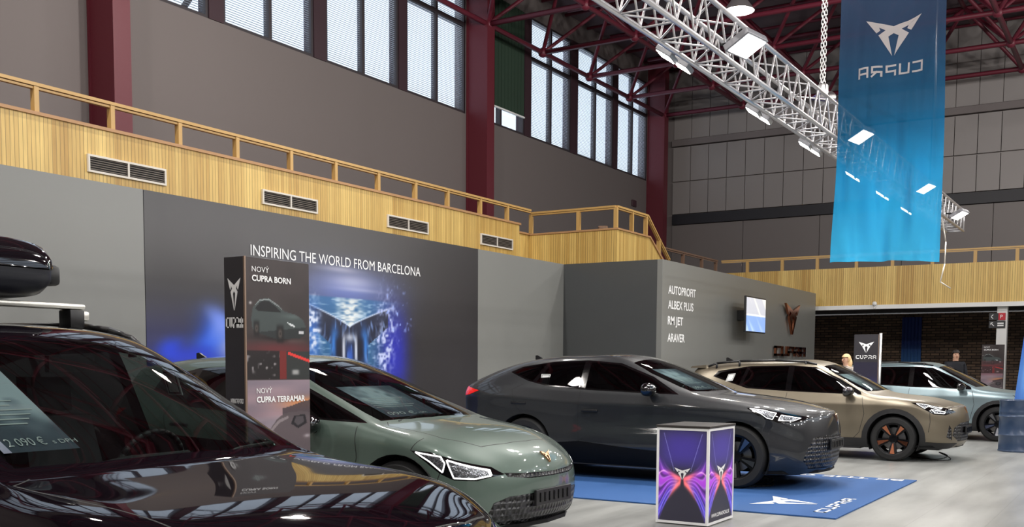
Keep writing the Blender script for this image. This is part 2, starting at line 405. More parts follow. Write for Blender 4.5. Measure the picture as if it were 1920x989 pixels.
# landing that juts out to the hall
LX, LY = 21.94, 10.71
b = nb(); box(b, LX, LX+.12, LY, YB+.1, 3.63, 4.56); link('trim_14', b, WOODY, kind='structure')
b = nb()
poly_prism(b, [(LX+.12,3.63),(25.2,3.63),(25.2,3.66),(23.75,4.56),(LX+.12,4.56)], (0,LY,0), X_, Z_, .12)
link('trim_15', b, WOODX, kind='structure')
b = nb(); box(b, LX-.03, LX+.17, LY-.03, YB+.05, 4.56, 4.60)
poly_prism(b, [(LX+.17,4.56),(23.75,4.56),(25.2,3.66),(25.25,3.72),(23.77,4.60),(LX+.17,4.60)], (0,LY-.03,0), X_, Z_, .18)
link('trim_16', b, MATS['rail_cap'], kind='structure')
def rail_thing(name, label, cat, pts, posts, top, bot, m=RAILM, w=.05):
    root = empty(name, posts[0], 0, label, cat); o = Vector(posts[0])
    b = nb()
    for i in range(len(pts)-1):
        a, c = Vector(pts[i])-o, Vector(pts[i+1])-o; d = (c-a).normalized(); s = Vector((-d.y, d.x, 0)).normalized()
        up = d.cross(s); up = up if up.z > 0 else -up
        for (e0, e1) in ((-.045, 0), (-.085, -.055)):
            ww = w if e1 == 0 else w*.6
            vs = []
            for p in (a, c):
                for sx_, ez in ((-ww, e0), (ww, e0), (ww, e1), (-ww, e1)): vs.append(b.verts.new(p+s*sx_+Vector((0,0,ez))))
            for q in ((3,2,1,0),(4,5,6,7),(0,1,5,4),(1,2,6,5),(2,3,7,6),(3,0,4,7)): b.faces.new([vs[j] for j in q])
    bmesh.ops.recalc_face_normals(b, faces=b.faces)
    link('top_rail', b, m, root)
    for i, p in enumerate(posts):
        b = nb(); q = Vector(p)-o; h = top[i] if isinstance(top, list) else top; box(b, q.x-.035, q.x+.035, q.y-.045, q.y+.045, q.z, h-o.z-.05); link('rail_post', b, m, root)
    return root
postx = [3.0,4.15,5.35,6.5,7.6,8.79,10.0,11.23,12.42,13.68,14.85,16.1,17.3,18.45,19.72,20.87]
rail_thing('balcony_railing', 'long pine handrail with square posts on the upper left balcony', 'railing', [(1.5,YB+.06,5.18),(LX-.02,YB+.06,5.18)], [(x,YB+.06,4.785) for x in postx], 5.18, 4.785)
rail_thing('landing_railing', 'darker pine railing around the stair landing that juts out', 'railing', [(LX+.05,YB+.06,5.12),(LX+.05,LY+.06,5.12),(23.72,LY+.06,5.12),(25.1,LY+.06,4.17)],
           [(LX+.05,YB+.06,4.60),(LX+.05,11.75,4.60),(LX+.05,LY+.06,4.60),(22.85,LY+.06,4.60),(23.65,LY+.06,4.60),(24.45,LY+.06,4.19)], [5.12]*5+[4.62], 4.6)
# air vents
for i, (x0, x1) in enumerate(((9.53,10.9),(12.92,14.28),(16.3,17.65),(19.64,21.0))):
    z0, z1 = 4.11, 4.36
    v = empty('air_vent', (x0, YB, z0), 0, ['white framed two-bay air vent in the pine balcony, nearest the left edge', 'white framed air vent in the pine balcony above the start of the slogan', 'white framed air vent in the pine balcony above the whale tail mural', 'white framed air vent at the right end of the pine balcony'][i], 'vent', 'air vents in the balcony front')
    w = x1-x0; h = z1-z0; b = nb(); t = .03
    box(b, 0, w, -.04, -.002, 0, t); box(b, 0, w, -.04, -.002, h-t, h); box(b, 0, t, -.04, -.002, t, h-t); box(b, w-t, w, -.04, -.002, t, h-t); box(b, w/2-t/2, w/2+t/2, -.04, -.002, t, h-t)
    link('vent_frame', b, mat('vent_white', (214,208,198), .5), v)
    b = nb(); box(b, t, w-t, -.006, -.002, t, h-t); link('vent_back', b, BLK, v)
    b = nb()
    for xa, xb in ((t, w/2-t/2), (w/2+t/2, w-t)):
        for k in range(6):
            zz = t+.012+k*(h-2*t)/6; 
            vs = [b.verts.new(p) for p in ((xa,-.035,zz),(xb,-.035,zz),(xb,-.012,zz+.018),(xa,-.012,zz+.018))]; b.faces.new(vs)
    link('vent_slats', b, mat('vent_slat', (120,112,104), .5), v)

# ------------------------------------------------------------------ back balcony
XF = 31.8
b = nb(); box(b, XF, XF+.15, YR, 11.9, 3.24, 4.36); link('trim_17', b, WOODY, kind='structure')
b = nb(); box(b, XF-.06, XF+.2, YR, 11.9, 3.12, 3.24); link('trim_18', b, WHITE, kind='structure')
b = nb(); box(b, XF+.2, XB, YR, YW, 3.24, 3.42); link('trim_19', b, mat('soffit', (44,38,38), .8), kind='structure')
b = nb(); box(b, 31.95, 32.2, 3.52, 3.78, 0, 3.12); link('trim_20', b, WHITE, kind='structure')
rail_thing('balcony_railing', 'pale pine railing on the lower balcony at the far end', 'railing', [(XF+.08,11.85,4.77),(XF+.08,-6,4.77)], [(XF+.08,y,4.36) for y in (11.0,9.89,8.81,7.65,6.62,5.52,4.39,3.32,2.2,1.1)], 4.77, 4.36)
rail_thing('balcony_railing', 'shaded brown railing along the left wall below the stair landing', 'railing', [(26.5,11.95,4.77),(31.7,11.95,4.77)], [(27.2,11.95,3.9),(28.9,11.95,3.9),(30.4,11.95,3.9),(31.6,11.95,3.9)], 4.77, 4.36, mat('rail_pine_shaded', (120,92,74), .5))  # pine rail darkened to brown, its shade put into the colour
b = nb(); box(b, 25.6, XF, 11.9, YW, 3.7, 3.9); link('trim_21', b, MATS['soffit'], kind='structure')
# soffit lamp plates
for i, (x, y) in enumerate(((32.8,7.9),(32.8,5.1))):
    b = nb(); box(b, x-.15, x+.15, y-.5, y+.5, 3.19, 3.235, bev=.01)
    o = link('soffit_light', b, mat('lamp_plate', (190,180,165), .5)); tag(o, ['flat pale light fitting under the far balcony, left one', 'flat pale light fitting under the far balcony, beside the white pillar'][i], 'light', 'soffit lights')
b = nb(); ball(b, (XF-.12, 7.05, 3.27), .07); tube(b, (XF-.12,7.05,3.12), (XF-.02,7.05,3.3), .02)
tag(link('security_camera', b, WHITE, smooth=True), 'small white dome camera on the edge of the far pine balcony', 'camera')
# direction signs on the pillar
for i, (z, c) in enumerate(((2.84, 0), (2.62, 1))):
    r = empty('direction_sign', (31.92, 3.98, z), 0, ['upper dark direction sign with a left arrow and red square', 'lower dark direction sign with a diagonal arrow and white letters'][i], 'sign')
    b = nb(); box(b, 0, .03, -.42, .0, -.1, .1, bev=.004); link('sign_plate', b, mat('sign_black', (40,40,44), .5), r)
    b = nb()
    u, v = -Y_, Z_
    if i == 0:
        stroke(b, [(.1,.05),(.05,0),(.1,-.05)], .016, (-.004,0,0), u, v, .003); link('arrow_mark', b, WHT, r)
        b = nb(); poly_prism(b, [(.24,-.1),(.42,-.1),(.42,.1),(.24,.1)], (-.003,0,0), u, v, .003); link('red_field', b, mat('sign_red', (190,30,50), .5), r)
        b = nb(); text(b, 'P', (-.004,-.29,-.05), u, v, .1); link('letter', b, WHT, r)
    else:
        stroke(b, [(.05,.05),(.13,-.04)], .016, (-.004,0,0), u, v, .003); stroke(b, [(.05,0),(.05,.05),(.1,.05)], .014, (-.004,0,0), u, v, .003); link('arrow_mark', b, WHT, r)
        b = nb(); 
        for k in range(2): poly_prism(b, [(.22,-.05+.06*k),(.38,-.05+.06*k),(.38,-.01+.06*k),(.22,-.01+.06*k)], (-.004,0,0), u, v, .003)
        link('word_bars', b, WHT, r)

# ------------------------------------------------------------------ space frame roof
root = empty('roof_space_frame', (22, 0, 11), 0, 'dark red tubular space frame of struts and ball nodes under the roof', 'roof frame')
XS = [37.54-3.1*k for k in range(13)]; YS = [16.4-3.1*k for k in range(10)]
OX = Vector((22, 0, 11)); zb, zt = 11.0, 12.7
for j, y in enumerate(YS):
    b = nb(); tube(b, Vector((XS[-1], y, zb))-OX, Vector((XS[0], y, zb))-OX, .075, 6); link('bottom_chord', b, DARKRED, root, smooth=True)
    b = nb()
    for x in XS: ball(b, Vector((x, y, zb))-OX, .15, seg=8)
    link('ball_nodes', b, DARKRED, root, smooth=True)
    b = nb()
    for x in XS:
        for sx_ in (-1, 1):
            for sy_ in (-1, 1):
                if not (5 < x+sx_*1.55 < 38.5 and y+sy_*1.55 < 16.9): continue
                tube(b, Vector((x, y, zb))-OX, Vector((x+sx_*1.55, y+sy_*1.55, zt))-OX, .06, 6, cap=False)
    link('web_struts', b, DARKRED, root, smooth=True)
    b = nb(); tube(b, Vector((XS[-1]-1.5, y-1.55, zt))-OX, Vector((XS[0], y-1.55, zt))-OX, .07, 6); link('top_chord', b, DARKRED, root, smooth=True)
for x in XS:
    b = nb(); tube(b, Vector((x, YS[-1], zb))-OX, Vector((x, YS[0], zb))-OX, .075, 6); link('bottom_cross_chord', b, DARKRED, root, smooth=True)
    b = nb(); tube(b, Vector((x-1.55, YS[-1], zt))-OX, Vector((x-1.55, YS[0], zt))-OX, .07, 6); link('top_cross_chord', b, DARKRED, root, smooth=True)
    b = nb()
    for q in (-.78, .78): tube(b, Vector((x+q, YS[-1]-1.5, zt+.16))-OX, Vector((x+q, 16.9, zt+.16))-OX, .05, 6)
    link('roof_purlins', b, DARKRED, root, smooth=True)

# ------------------------------------------------------------------ exhibition walls
def dwall(label, x0, x1, y0, y1, h, m, name='display_wall'):
    b = nb(); box(b, x0, x1, y0, y1, 0, h, bev=.004); o = link(name, b, m); tag(o, label, 'display wall'); return o
dwall('plain grey display wall left of the dark mural', -1.5, 8.875, 11.0, 11.12, 3.6, GREY)
mur = dwall('dark printed display wall with slogan and whale tail picture', 8.88, 16.555, 11.0, 11.12, 3.6, mat('mural_edge', (50,50,54), .4))
dwall('plain grey display wall right of the whale tail mural', 16.56, 19.93, 11.0, 11.12, 3.6, GREY)
room = empty('display_room', (19.93, 8.8, 0), 0, 'grey box-shaped display room with dealer names, screen and copper emblem', 'display wall')
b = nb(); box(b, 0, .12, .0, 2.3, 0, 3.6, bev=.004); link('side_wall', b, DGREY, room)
b = nb(); box(b, .0, 11.4, -.12, 0, 0, 3.6, bev=.004); link('front_wall', b, GREY, room)
b = nb()
for s, z, w, h in (('AUTOPROFIT',2.92,1.52,.17),('ALBEX PLUS',2.61,1.40,.17),('RM JET',2.28,.82,.17),('ARAVER',1.92,.93,.17)):
    text(b, s, (.30, -.122, z), X_, Z_, h, w, th=.004, bold=.02)
link('dealer_names', b, WHT, room)
def mural(U, V):
    X = 8.88+U; Z = V
    C = np.zeros((len(U), 3))+np.array([46,44,47])
    C *= (1+.10*(vnoise(X, Z, 1.2, 3)-.5))[:,None]
    C = mixc(C, (44,48,118), .85*sm(2.6, 1.2, Z)*sm(12.2, 9.2, X)+0*Z)          # bluish lower left
    for (cx, cz, rx, rz, col, a) in ((10.02,1.75,.36,.32,(30,90,230),1), (10.05,1.95,.2,.24,(120,150,245),.9), (9.33,1.58,.2,.16,(30,70,220),.9), (9.7,1.5,.5,.14,(35,60,210),.8), (10.45,1.7,.3,.26,(200,205,245),.8)):
        C = mixc(C, col, a*blob(X+.08*np.sin(9*Z), Z, cx, cz, rx, rz, 2.4))
    glow = blob(X, Z, 12.8, 2.55, 1.25, .42, 2.2)
    C = mixc(C, (105,125,200), .85*glow)
    C = mixc(C, (205,205,225), .55*blob(X, Z, 12.9, 2.72, .55, .12)+.5*blob(X, Z, 12.6, 2.9, .5, .05)+.3*blob(X, Z, 13.1, 2.6, .6, .03))
    sea = sm(.0, .03, 2.47-.0*X-Z)*blob(X, Z, 12.7, 2.0, 1.15, 1.2, 4)
    w_ = vnoise(X, Z*5, 9, 5); C = mixc(C, (45,105,160), .9*sea)
    C = mixc(C, (235,238,235), np.clip(sea*blob(X, Z, 12.86, 2.25, .28, .45, 2.4)*(w_*1.8), 0, 1))
    C = mixc(C, (190,215,235), np.clip(sea*(w_-.62)*2.5, 0, 1))
    dx = np.abs(X-12.84); top = 2.0+.30*np.clip(dx/.88, 0, 1.2)**.8; bot = np.where(dx < .22, 1.0, 1.62-.9*np.clip(dx-.25, 0, 1)+.0*X)
    wing = (Z < top) & (dx < .98)
    lowb = 2.0+.34*(dx/.9)-.34*sm(.98, .2, dx)*1.6-.15
    body = wing & ((Z > top-.30-.30*(1-dx/.98)) | (dx < .45))
    C = mixc(C, (22,28,52), .96*body)
    C = mixc(C, (215,230,250), .95*np.clip(1-np.abs(Z-top)/.022, 0, 1)*(dx < .98))
    st = vnoise(X*3, Z+X*1.5*np.sign(X-12.84), 8, 9); C = mixc(C, (120,150,205), np.clip(body*(st-.66)*3, 0, .8))
    C = mixc(C, (60,140,235), np.clip(1.2*blob(np.abs(X-12.84), Z, .36, 1.72, .10, .28)-.1, 0, 1)*.9)
    C = mixc(C, (12,16,36), .9*blob(dx, Z, .26, 1.66, .10, .2, 4))
    C = mixc(C, (225,232,245), .9*blob(dx, Z, .15, 1.62, .035, .24, 3)+.75*blob(dx, Z, 0, 1.83, .12, .07, 2))
    C = mixc(C, (60,110,220), .8*blob(dx, Z, 0, 1.5, .08, .2, 3))
    sp = vnoise(X, Z, 26, 11)*vnoise(X, Z, 11, 12); arm = np.clip(blob(X, Z, 13.74+.15*(Z-1.9), 1.85, .26, .62, 3), 0, 1)
    C = mixc(C, (40,45,190), .85*blob(X, Z, 14.0, 1.6, .38, .75, 2.5)*(X > 13.3)*(1-body)); C = mixc(C, (195,205,245), np.clip(arm*(sp*3.4-.25), 0, 1)*(1-.6*body))
    arm2 = blob(X, Z, 14.05, 2.3, .35, .35); C = mixc(C, (150,175,245), np.clip(arm2*(sp-.42)*6, 0, .9))
    arm3 = blob(X, Z, 11.95, 1.85, .18, .5, 3); C = mixc(C, (60,120,220), .7*arm3); C = mixc(C, (215,225,245), np.clip(arm3*(sp*3.6-.3), 0, 1))
    return C
print_panel('mural_print', (8.88,11.0,0), X_, Z_, 7.67, 3.6, 420, 210, mural, vcol_mat('print_satin', .35), mur)
b = nb(); text(b, 'INSPIRING THE WORLD FROM BARCELONA', (10.70, 10.994, 2.945), X_, Z_, .155, 4.02, th=.003); link('slogan_letters', b, WHT, mur)
# screen
tv = empty('display_screen', (24.6, 8.3, 2.65), 0, 'flat screen on a bracket on the grey display room wall', 'screen')
b = nb(); box(b, -.74, .74, -.05, 0, -.43, .43, bev=.008); link('screen_casing', b, BLK, tv)
def scr(U, V):
    C = np.zeros((len(U),3))+np.array([176,178,186.]); s = vnoise(U+V*1.2, V*.3, 6, 4)
    C = mixc(C, (225,222,210), np.clip((s-.45)*2, 0, 1)); C = mixc(C, (120,150,205), .95*(V < .37)); C = mixc(C, (170,190,225), np.clip((V < .37)*(s-.5)*2, 0, 1)); return mixc(C, (235,235,235), .9*blob(U, V, .7, .39, 1.4, .015))
print_panel('screen_picture', (-.71,-.052,-.40), X_, Z_, 1.42, .80, 60, 40, scr, vcol_mat('screen_glow', .3, .75), tv)
b = nb(); box(b, -.15, .15, 0, .375, -.12, .12); link('wall_bracket', b, BLK, tv)
COPPER = mat('copper_metal', (176,112,84), .22, 1.)
b = nb(); logo(b, (28.7, 8.56, 2.72), X_, Z_, 1.30, .84, th=.06); tag(link('wall_emblem', b, COPPER), 'polished copper winged emblem on the display room wall', 'emblem')
wm = empty('wall_lettering', (28.7, 8.58, 1.83), 0, 'polished copper brand lettering below the emblem', 'lettering')
b = nb(); wordmark(b, (0, 0, 0), X_, Z_, 2.9, .27, th=.06, t=.06); link('metal_letters', b, COPPER, wm)

# ------------------------------------------------------------------ carpet
cp = empty('display_carpet', (11.5, 6, 0), 0, 'blue printed carpet under the dark grey coupe', 'carpet')
b = nb(); box(b, -1.9, 1.95, -3.58, 3.9, .002, .014); link('carpet_mat', b, mat('blue_carpet', (38,84,142), .8, bump=.3, bscale=300), cp)
b = nb()
O = Vector((11.5,6,0))
logo(b, Vector((10.48,3.12,.018))-O, X_, Y_, .75, .58, th=.003); link('carpet_emblem', b, WHT, cp); b = nb()
wordmark(b, Vector((10.5,2.65,.018))-O, X_, Y_, 1.25, .12, th=.003); link('carpet_wordmark', b, WHT, cp); b = nb()
text(b, 'BE THE GAME', Vector((13.36,2.55,.016))-O, Y_, -X_, .15, 1.9, th=.002, bold=.02)
link('carpet_slogan', b, WHT, cp)
# ================================================================== cars
TYRE = mat('tyre_rubber', (20,20,21), .75); CLAD = mat('wheel_arch_plastic', (26,26,28), .5); GLOSSBLK = mat('gloss_black', (8,8,9), .08, 0, 1.)
SHUT = mat('shut_line', (6,6,7), .7); TINT = glass('tinted_glass', (70,74,76)); CLEAR = glass('windscreen_glass', (170,182,180)); 
LAMPG = mat('lamp_chrome', (135,138,144), .2, .85, bump=1., bscale=28); DRL = mat('daytime_lamp', (250,250,250), .2, emit=(255,255,255), estr=.9)
TAIL = mat('tail_lamp', (170,12,14), .15, 0, 1., emit=(255,30,20), estr=.35); SEATM = mat('seat_fabric', (34,34,38), .7); DASH = mat('dashboard', (46,48,48), .6)
LBLK = mat('lower_black', (12,12,14), .5, 0, .0, spec=.15)
def paint(name, rgb, rough=.42, metal=.15, coat=1.):
    return mat(name, rgb, rough, metal, coat, spec=.35)
def grille_mat():
    m = mat('grille_mesh', (30,30,32), .3); nt = m.node_tree; b = nt.nodes['Principled BSDF']
    tc = nt.nodes.new('ShaderNodeTexCoord'); v = nt.nodes.new('ShaderNodeTexVoronoi'); v.inputs['Scale'].default_value = 22; v.inputs['Randomness'].default_value = .1
    nt.links.new(tc.outputs['Object'], v.inputs['Vector']); cr = nt.nodes.new('ShaderNodeValToRGB'); cr.color_ramp.elements[0].position = .42; cr.color_ramp.elements[1].position = .5
    cr.color_ramp.elements[0].color = (.002,.002,.002,1); cr.color_ramp.elements[1].color = lin((44,44,48))+(1,)
    nt.links.new(v.outputs['Distance'], cr.inputs[0]); nt.links.new(cr.outputs[0], b.inputs['Base Color'])
    bp = nt.nodes.new('ShaderNodeBump'); bp.inputs['Distance'].default_value = .03; nt.links.new(v.outputs['Distance'], bp.inputs['Height']); nt.links.new(bp.outputs[0], b.inputs['Normal'])
    return m
GRILLE = grille_mat()

def pin(poly, x, y):
    c = False; n = len(poly); j = n-1
    for i in range(n):
        xi, yi = poly[i]; xj, yj = poly[j]
        if (yi > y) != (yj > y) and x < (xj-xi)*(y-yi)/(yj-yi)+xi: c = not c
        j = i
    return c
def circ(cx, cz, r, n=28, a0=0, a1=2*PI):
    return [(cx+r*math.cos(a0+(a1-a0)*i/n), cz+r*math.sin(a0+(a1-a0)*i/n)) for i in range(n)]
def cut(bm, lay, poly, ax, cond, pid, only=None):
    i0, i1 = ax; n = len(poly)
    px0 = min(p[0] for p in poly); px1 = max(p[0] for p in poly); pz0 = min(p[1] for p in poly); pz1 = max(p[1] for p in poly)
    for k in range(n):
        a, b = poly[k], poly[(k+1) % n]
        if math.hypot(a[0]-b[0], a[1]-b[1]) < 1e-6: continue
        x0, x1 = sorted((a[0], b[0])); z0, z1 = sorted((a[1], b[1])); sel = []
        for f in bm.faces:
            co = [(v.co[i0], v.co[i1]) for v in f.verts]
            if max(c[0] for c in co) < x0-1e-5 or min(c[0] for c in co) > x1+1e-5 or max(c[1] for c in co) < z0-1e-5 or min(c[1] for c in co) > z1+1e-5: continue
            if cond(f): sel.append(f)
        if not sel: continue
        es = list({e for f in sel for e in f.edges}); vs = list({v for f in sel for v in f.verts})
        no = Vector((0,0,0)); no[i0] = b[1]-a[1]; no[i1] = -(b[0]-a[0]); co = Vector((0,0,0)); co[i0] = a[0]; co[i1] = a[1]
        bmesh.ops.bisect_plane(bm, geom=vs+es+sel, dist=2e-5, plane_co=co, plane_no=no.normalized())
    for f in bm.faces:
        c = f.calc_center_median()
        if px0 <= c[i0] <= px1 and pz0 <= c[i1] <= pz1 and pin(poly, c[i0], c[i1]) and cond(f) and (only is None or f[lay] in only): f[lay] = pid
def band(pl, w):
    out = []
    for i in range(len(pl)-1):
        a = Vector(pl[i]); b = Vector(pl[i+1]); d = (b-a).normalized(); n = Vector((-d.y, d.x))*w/2
        out.append([tuple(a-n), tuple(b-n), tuple(b+n), tuple(a+n)])
    return out

def body_mesh(S, level):
    """full cage -> subdivided half bmesh (y>=0) with smooth normals kept in a layer"""
    V = S['rows']; N = len(V[0]); F = S['front']; R = S['rear']
    co = []; idx = {}
    def vid(p):
        k = (round(p[0],5), round(p[1],5), round(p[2],5))
        if k not in idx: idx[k] = len(co); co.append(Vector(k))
        return idx[k]
    faces = []; crease = {}
    def side(s):
        G = [[vid((p[0], s*p[1], p[2])) for p in row] for row in V]
        FG = [[vid((p[0], s*p[1], p[2])) for p in row] for row in F]; RG = [[vid((p[0], s*p[1], p[2])) for p in row] for row in R]
        def fn(j, k): return G[j][N-1] if k == 0 else (G[5+k][N-1] if j == 5 else FG[j][k-1])
        def rn(j, k): return G[j][0] if k == 0 else (G[5+k][0] if j == 5 else RG[j][k-1])
        for j in range(8):
            for i in range(N-1): faces.append((G[j][i], G[j][i+1], G[j+1][i+1], G[j+1][i]))
        for j in range(5):
            for k in range(3):
                faces.append((fn(j,k), fn(j,k+1), fn(j+1,k+1), fn(j+1,k))); faces.append((rn(j,k), rn(j+1,k), rn(j+1,k+1), rn(j,k+1)))
        for (row, i0, i1, w) in S['crease_rows']:
            for i in range(i0, i1): crease[frozenset((G[row][i], G[row][i+1]))] = w
        for (i, j0, j1, w) in S['crease_cols']:
            for j in range(j0, j1): crease[frozenset((G[j][i], G[j+1][i]))] = w
    side(1); side(-1)
    # pull the cage so that the limit surface passes near the measured points
    tgt = [c.copy() for c in co]; nbr = [set() for _ in co]; dia = [set() for _ in co]; ecount = {}
    for f in faces:
        for k in range(4):
            a, b_, c_, d_ = f[k], f[(k+1)%4], f[(k+2)%4], f[(k+3)%4]
            nbr[a].add(b_); nbr[a].add(d_); dia[a].add(c_); e = frozenset((a, b_)); ecount[e] = ecount.get(e, 0)+1
    bnd = [False]*len(co)
    for e, c in ecount.items():
        if c == 1:
            for v in e: bnd[v] = True
    for it in range(3):
        new = []
        for i, p in enumerate(co):
            if bnd[i]: new.append(p); continue
            cn = [(q, crease[frozenset((i, q))]) for q in nbr[i] if frozenset((i, q)) in crease]
            n = len(nbr[i]); s = Vector((0,0,0))
            for q in nbr[i]: s += co[q]*4
            for q in dia[i]: s += co[q]
            L = (p*n*n+s)/(n*n+4*n+len(dia[i]))
            if len(cn) == 2:
                wc = min(1, max(cn[0][1], cn[1][1])**2*10/1.5); Lc = (co[cn[0][0]]+p*4+co[cn[1][0]])/6; L = L.lerp(Lc, wc)
            elif len(cn) > 2: L = L.lerp(p, .8)
            new.append(p+(tgt[i]-L)*.6)
        co = new
    bm = bmesh.new(); vs = [bm.verts.new(p) for p in co]; cl = bm.edges.layers.float.new('crease_edge')
    for f in faces: bm.faces.new([vs[i] for i in f])
    bmesh.ops.recalc_face_normals(bm, faces=bm.faces)
    bm.verts.index_update()
    for e in bm.edges:
        k = frozenset((e.verts[0].index, e.verts[1].index))
        if k in crease: e[cl] = crease[k]
    me = bpy.data.meshes.new('cage'); bm.to_mesh(me); bm.free(); o = bpy.data.objects.new('cage', me); COL.objects.link(o)
    md = o.modifiers.new('s', 'SUBSURF'); md.levels = level; md.render_levels = level; md.boundary_smooth = 'ALL'
    dg = bpy.context.evaluated_depsgraph_get(); ev = o.evaluated_get(dg); m2 = bpy.data.meshes.new_from_object(ev)
    bpy.data.objects.remove(o)
    bm = bmesh.new(); bm.from_mesh(m2); bpy.data.meshes.remove(m2)
    if sum(f.normal.dot(f.calc_center_median()-Vector((0,0,.7))) for f in bm.faces) < 0: bmesh.ops.reverse_faces(bm, faces=bm.faces)
    bm.normal_update()
    bmesh.ops.delete(bm, geom=[f for f in bm.faces if f.calc_center_median().y < 0], context='FACES')
    # keep analytic normals: snapshot grid for lookup
    return bm

def build_car(S, loc, label, paintm, group=None, level=3, wheelm=None, spokes=5, rails=False, ywheel=None, rims=None, sheet=None):
    root = empty('car', loc, S.get('rz', -PI/2), label, 'car', group)
    bm = body_mesh(S, level); lay = bm.faces.layers.int.new('pid')
    nl = bm.verts.layers.float_vector.new('nrm')
    bm.normal_update()
    from mathutils.kdtree import KDTree
    kd = KDTree(len(bm.verts)); nrm = []
    for i, v in enumerate(bm.verts):
        n = v.normal.copy()
        if abs(v.co.y) < 1e-4: n.y = 0; n.normalize()
        kd.insert(v.co, i); nrm.append((v.co.copy(), n))
    kd.balance()
    side = lambda f: f.normal.y > .25
    sidec = lambda f: f.calc_center_median().y > .38
    top = lambda f: f.normal.z > .1
    P = dict(body=0, gap=1, win=2, trim=3, ws=4, rw=5, lamp=6, drl=7, grille=8, arch=9, fdoor=10, rdoor=11, hood=12, clad=13, tail=14, qwin=15, fwin=16, bump=17, low=18, chrome=19)
    # big panels first, small ones over them
    cut(bm, lay, S['bumper'], (0,2), lambda f: True, P['bump'])
    cut(bm, lay, S['fdoor'], (0,2), side, P['fdoor']); cut(bm, lay, S['rdoor'], (0,2), side, P['rdoor'])
    cut(bm, lay, S['hood'], (0,1), lambda f: f.normal.z > .25 and f.calc_center_median().x > .5, P['hood'])
    if 'clad' in S: cut(bm, lay, S['clad'], (0,2), side, P['clad'])
    for xw in S['axles']:
        if S.get('archclad'): cut(bm, lay, circ(xw, S['R'], S['archclad']), (0,2), sidec, P['clad'])
        cut(bm, lay, circ(xw, S['R']+.01, S['archr']), (0,2), sidec, P['arch'])
    cut(bm, lay, S['dlo'], (0,2), side, P['trim'])
    for i, w in enumerate(S['glass']): cut(bm, lay, w, (0,2), side, (P['fwin'], P['win'], P['qwin'])[i])
    cut(bm, lay, S['ws'], (0,1), lambda f: f.normal.z > .2, P['ws'])
    cut(bm, lay, S['rwin'], (0,1), lambda f: f.normal.z > .1, P['rw'])
    for g in S['grille']: cut(bm, lay, g, (1,2), lambda f: f.calc_center_median().x > 1.5 and f.normal.x > .15, P['grille'])
    if 'lowgl' in S: cut(bm, lay, S['lowgl'], (0,2), side, P['low'])
    cut(bm, lay, S['lamp'], (0,2), sidec, P['lamp'])
    for d in S['drl']: cut(bm, lay, d, (0,2), sidec, P['chrome'], (P['lamp'],))
    for d in S['drl']:
        for q in band(d+[d[0]], S.get('drlw', .007)): cut(bm, lay, q, (0,2), sidec, P['drl'], (P['lamp'], P['chrome']))
    cut(bm, lay, S['tail'], (0,2), sidec, P['tail'])
    for (pl, ax, cd) in S['lines']:
        cd_ = side if cd == 's' else (top if cd == 't' else (lambda f: f.normal.x > .2 and f.calc_center_median().x > 1.5))
        for q in band(pl, .007): cut(bm, lay, q, ax, cd_, P['gap'], (0, P['fdoor'], P['rdoor'], P['hood'], P['bump'], P['clad'], P['low']))
    bmesh.ops.delete(bm, geom=[f for f in bm.faces if f[lay] == P['arch']], context='FACES')
    bmesh.ops.recalc_face_normals(bm, faces=[])
    def normal_at(p):
        acc = Vector((0,0,0))
        for co, i, d in kd.find_n(p, 4):
            acc += nrm[i][1]/(d+1e-4)
        return acc.normalized()
    ncache = {}
    def extract(name, pids, m, mode, parent=root, push=0., matmap=None):
        """mode 'both' one mesh for both halves, 'L','R' one half"""
        fs = [f for f in bm.faces if f[lay] in pids]
        if not fs: return None
        co = []; nn = []; mp = {}; faces = []; mi = []
        for s in ({'both': (1,-1), 'L': (1,), 'R': (-1,)}[mode]):
            for f in fs:
                q = []
                for v in f.verts:
                    k = (v.index, s if abs(v.co.y) > 1e-5 else 0)
                    if k not in mp:
                        if v.index not in ncache: ncache[v.index] = normal_at(v.co)
                        n = ncache[v.index]; n = Vector((n.x, n.y*s, n.z)); c = Vector((v.co.x, v.co.y*s, v.co.z))+n*push
                        mp[k] = len(co); co.append(c); nn.append(n)
                    q.append(mp[k])
                if len(set(q)) < 3: continue
                faces.append(q if s > 0 else q[::-1]); mi.append(matmap[f[lay]] if matmap else 0)
        me = bpy.data.meshes.new(name); me.from_pydata([tuple(c) for c in co], [], faces)
        for mm in (m if isinstance(m, list) else [m]): me.materials.append(mm)
        me.polygons.foreach_set('material_index', mi); me.shade_smooth()
        me.normals_split_custom_set_from_vertices([tuple(n) for n in nn])
        o = bpy.data.objects.new(name, me); COL.objects.link(o); o.parent = parent; return o
    bm.verts.index_update()
    # gap faces go to whichever shell; keep them in the body shell pushed nowhere, dark
    shell = extract('body_shell', (P['body'], P['gap'], P['trim']), [paintm, SHUT, S.get('trim', GLOSSBLK)], 'both', matmap={0:0, P['gap']:1, P['trim']:2})
    extract('hood', (P['hood'],), paintm, 'both'); extract('bumper', (P['bump'],), paintm, 'both')
    wsh = extract('windshield', (P['ws'],), CLEAR, 'both'); extract('rear_window', (P['rw'],), TINT, 'both')
    extract('grille', (P['grille'],), GRILLE, 'both', push=-.004)
